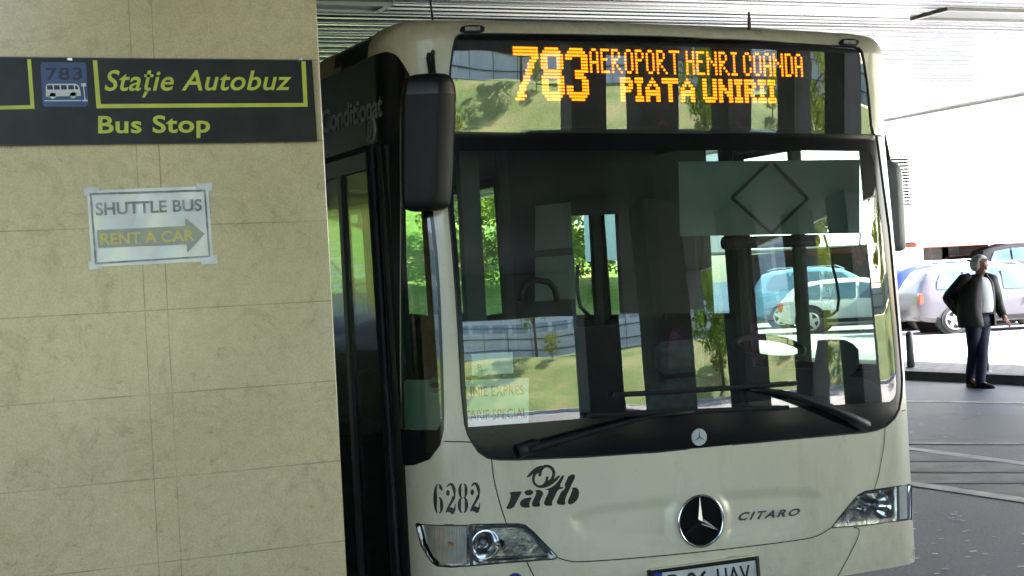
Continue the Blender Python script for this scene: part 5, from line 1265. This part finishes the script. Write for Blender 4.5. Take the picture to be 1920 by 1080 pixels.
h_ = mk('hair', V_, F_, HAIR, man, smooth=True); md = h_.modifiers.new('thickness', 'SOLIDIFY'); md.thickness = .012
b_ = MB()
for sg_ in (1, -1):
    V_, F_ = ell(J['head']+rdir*sg_*.092+np.array([0,0,-.005]), (fdir*.018, rdir*.010, np.array([0,0,.032])), 10, 8); b_.add(V_, F_)
b_.build('ears', SKIN, man, smooth=True)
b_ = MB()
for sg_ in (1, -1):
    V_, F_ = ell(J['head']+fdir*.083+rdir*sg_*.034+np.array([0,0,.012]), (fdir*.010, rdir*.014, np.array([0,0,.008])), 10, 8); b_.add(V_, F_)
b_.build('eyes', DARKIN, man, smooth=True)
def torso(levels, mat, name, c_off=0.):
    rings = []
    for px, py, rw, fw, fo in levels:
        c = mp(px, py)+fdir*(fo+c_off); rings.append([c+rdir*rw*math.copysign(abs(math.cos(q))**.8, math.cos(q))+fdir*fw*math.copysign(abs(math.sin(q))**.8, math.sin(q)) for q in [2*math.pi*k/28 for k in range(28)]])
    o = MB().loft(rings).build(name, mat, man, smooth=True); o.modifiers.new('smooth', 'SUBSURF').render_levels = 1; return o
torso([(1836,519,.05,.05,.02),(1835,523,.12,.075,.03),(1834,530,.14,.11,.035),(1834,550,.145,.13,.05),(1834,572,.15,.14,.055),(1834,585,.15,.135,.05),(1834,592,.14,.125,.045)], SHIRT, 'shirt')
# jacket shell: open at the front, wrapping back and sides, hanging past the waist
def shell(levels, gap, mat, name):
    V_, F_ = [], []; n_ = 26
    for px, py, rw, fw, fo in levels:
        c = mp(px, py)+fdir*fo
        for k in range(n_+1):
            q = math.pi/2+R(gap)+(2*math.pi-2*R(gap))*k/n_; wv = 1+.035*math.sin(k*2.1+py*.3)+.02*math.sin(k*4.7-py*.7)
            V_.append(c+rdir*rw*wv*math.copysign(abs(math.cos(q))**.8, math.cos(q))+fdir*fw*wv*math.copysign(abs(math.sin(q))**.8, math.sin(q)))
    m_ = n_+1
    for i in range(len(levels)-1):
        for k in range(n_): F_.append((i*m_+k, i*m_+k+1, (i+1)*m_+k+1, (i+1)*m_+k))
    o = mk(name, V_, F_, mat, man, smooth=True); md = o.modifiers.new('thickness', 'SOLIDIFY'); md.thickness = .014; o.modifiers.new('smooth', 'SUBSURF').render_levels = 1; return o
jk = shell([(1836,514,.075,.075,.0),(1836,518,.10,.085,.0),(1835,522,.16,.095,.0),(1834,529,.215,.13,.01),(1829,548,.255,.165,.02),(1827,572,.275,.18,.02),(1828,590,.275,.18,.015),(1831,606,.255,.185,.01),(1831,613,.25,.185,.01)], 19, JACK, 'jacket')
for a in ('R', 'L'):
    sh, el, wr, ha = [J[k_+a] for k_ in ('sh','el','wr','ha')]
    MB().tube([sh+(J['chest']-sh)*.35+np.array([0,0,.05]), sh+np.array([0,0,.0]), sh*.5+el*.5, el*.97+sh*.03, el, el*.95+wr*.05, el*.45+wr*.55, wr*.85+ha*.15], [.10,.108,.10,.092,.09,.086,.07,.052], 14).build('sleeve', JACK, jk, smooth=True)
pts = [J['hipR'], J['knR'], J['anR']]
def trouser(h, k_, a): return MB().tube([h+np.array([0,0,.10]), h, h*.5+k_*.5, k_, k_*.5+a*.5, a+np.array([0,0,.03]), a-np.array([0,0,.07])], [.115,.11,.095,.078,.07,.066,.064], 16)
tr = trouser(J['hipR'], J['knR'], J['anR']); t2_ = trouser(J['hipL'], J['knL'], J['anL']); tr.add(t2_.v, t2_.f)
V_, F_ = ell(mp(1833,601)+fdir*.02, (rdir*.165, fdir*.135, np.array([0,0,.13])), 24, 14); tr.add(V_, F_)
tr.build('trousers', JEANS, man, smooth=True)
MB().torus(mp(1834,588)+fdir*.055, (0,0,1), .143, .014, 30, 6).build('belt', SHOE, man, smooth=True)
for a in ('R', 'L'):
    an, to = J['an'+a], J['to'+a]; d = to-an; d[2] = 0; d /= np.linalg.norm(d); s_ = np.cross([0,0,1.], d); b_ = MB(); rings = []
    base = an-np.array([0,0,.0]); zf = max(0.0, 0.0)
    for f_, w_, h_ in ((-.085,.028,.05),(-.07,.038,.085),(0,.042,.10),(.07,.045,.075),(.14,.048,.055),(.19,.04,.042),(.215,.02,.025)):
        c = np.array([an[0], an[1], zf])+d*f_; rings.append([c+s_*w_*x+np.array([0,0,h_*z]) for x, z in ((-1,.0),(-1.05,.25),(-.85,.75),(-.3,1),(.3,1),(.85,.75),(1.05,.25),(1,.0))])
    b_.loft(rings).build('shoe', SHOE, man, smooth=True)
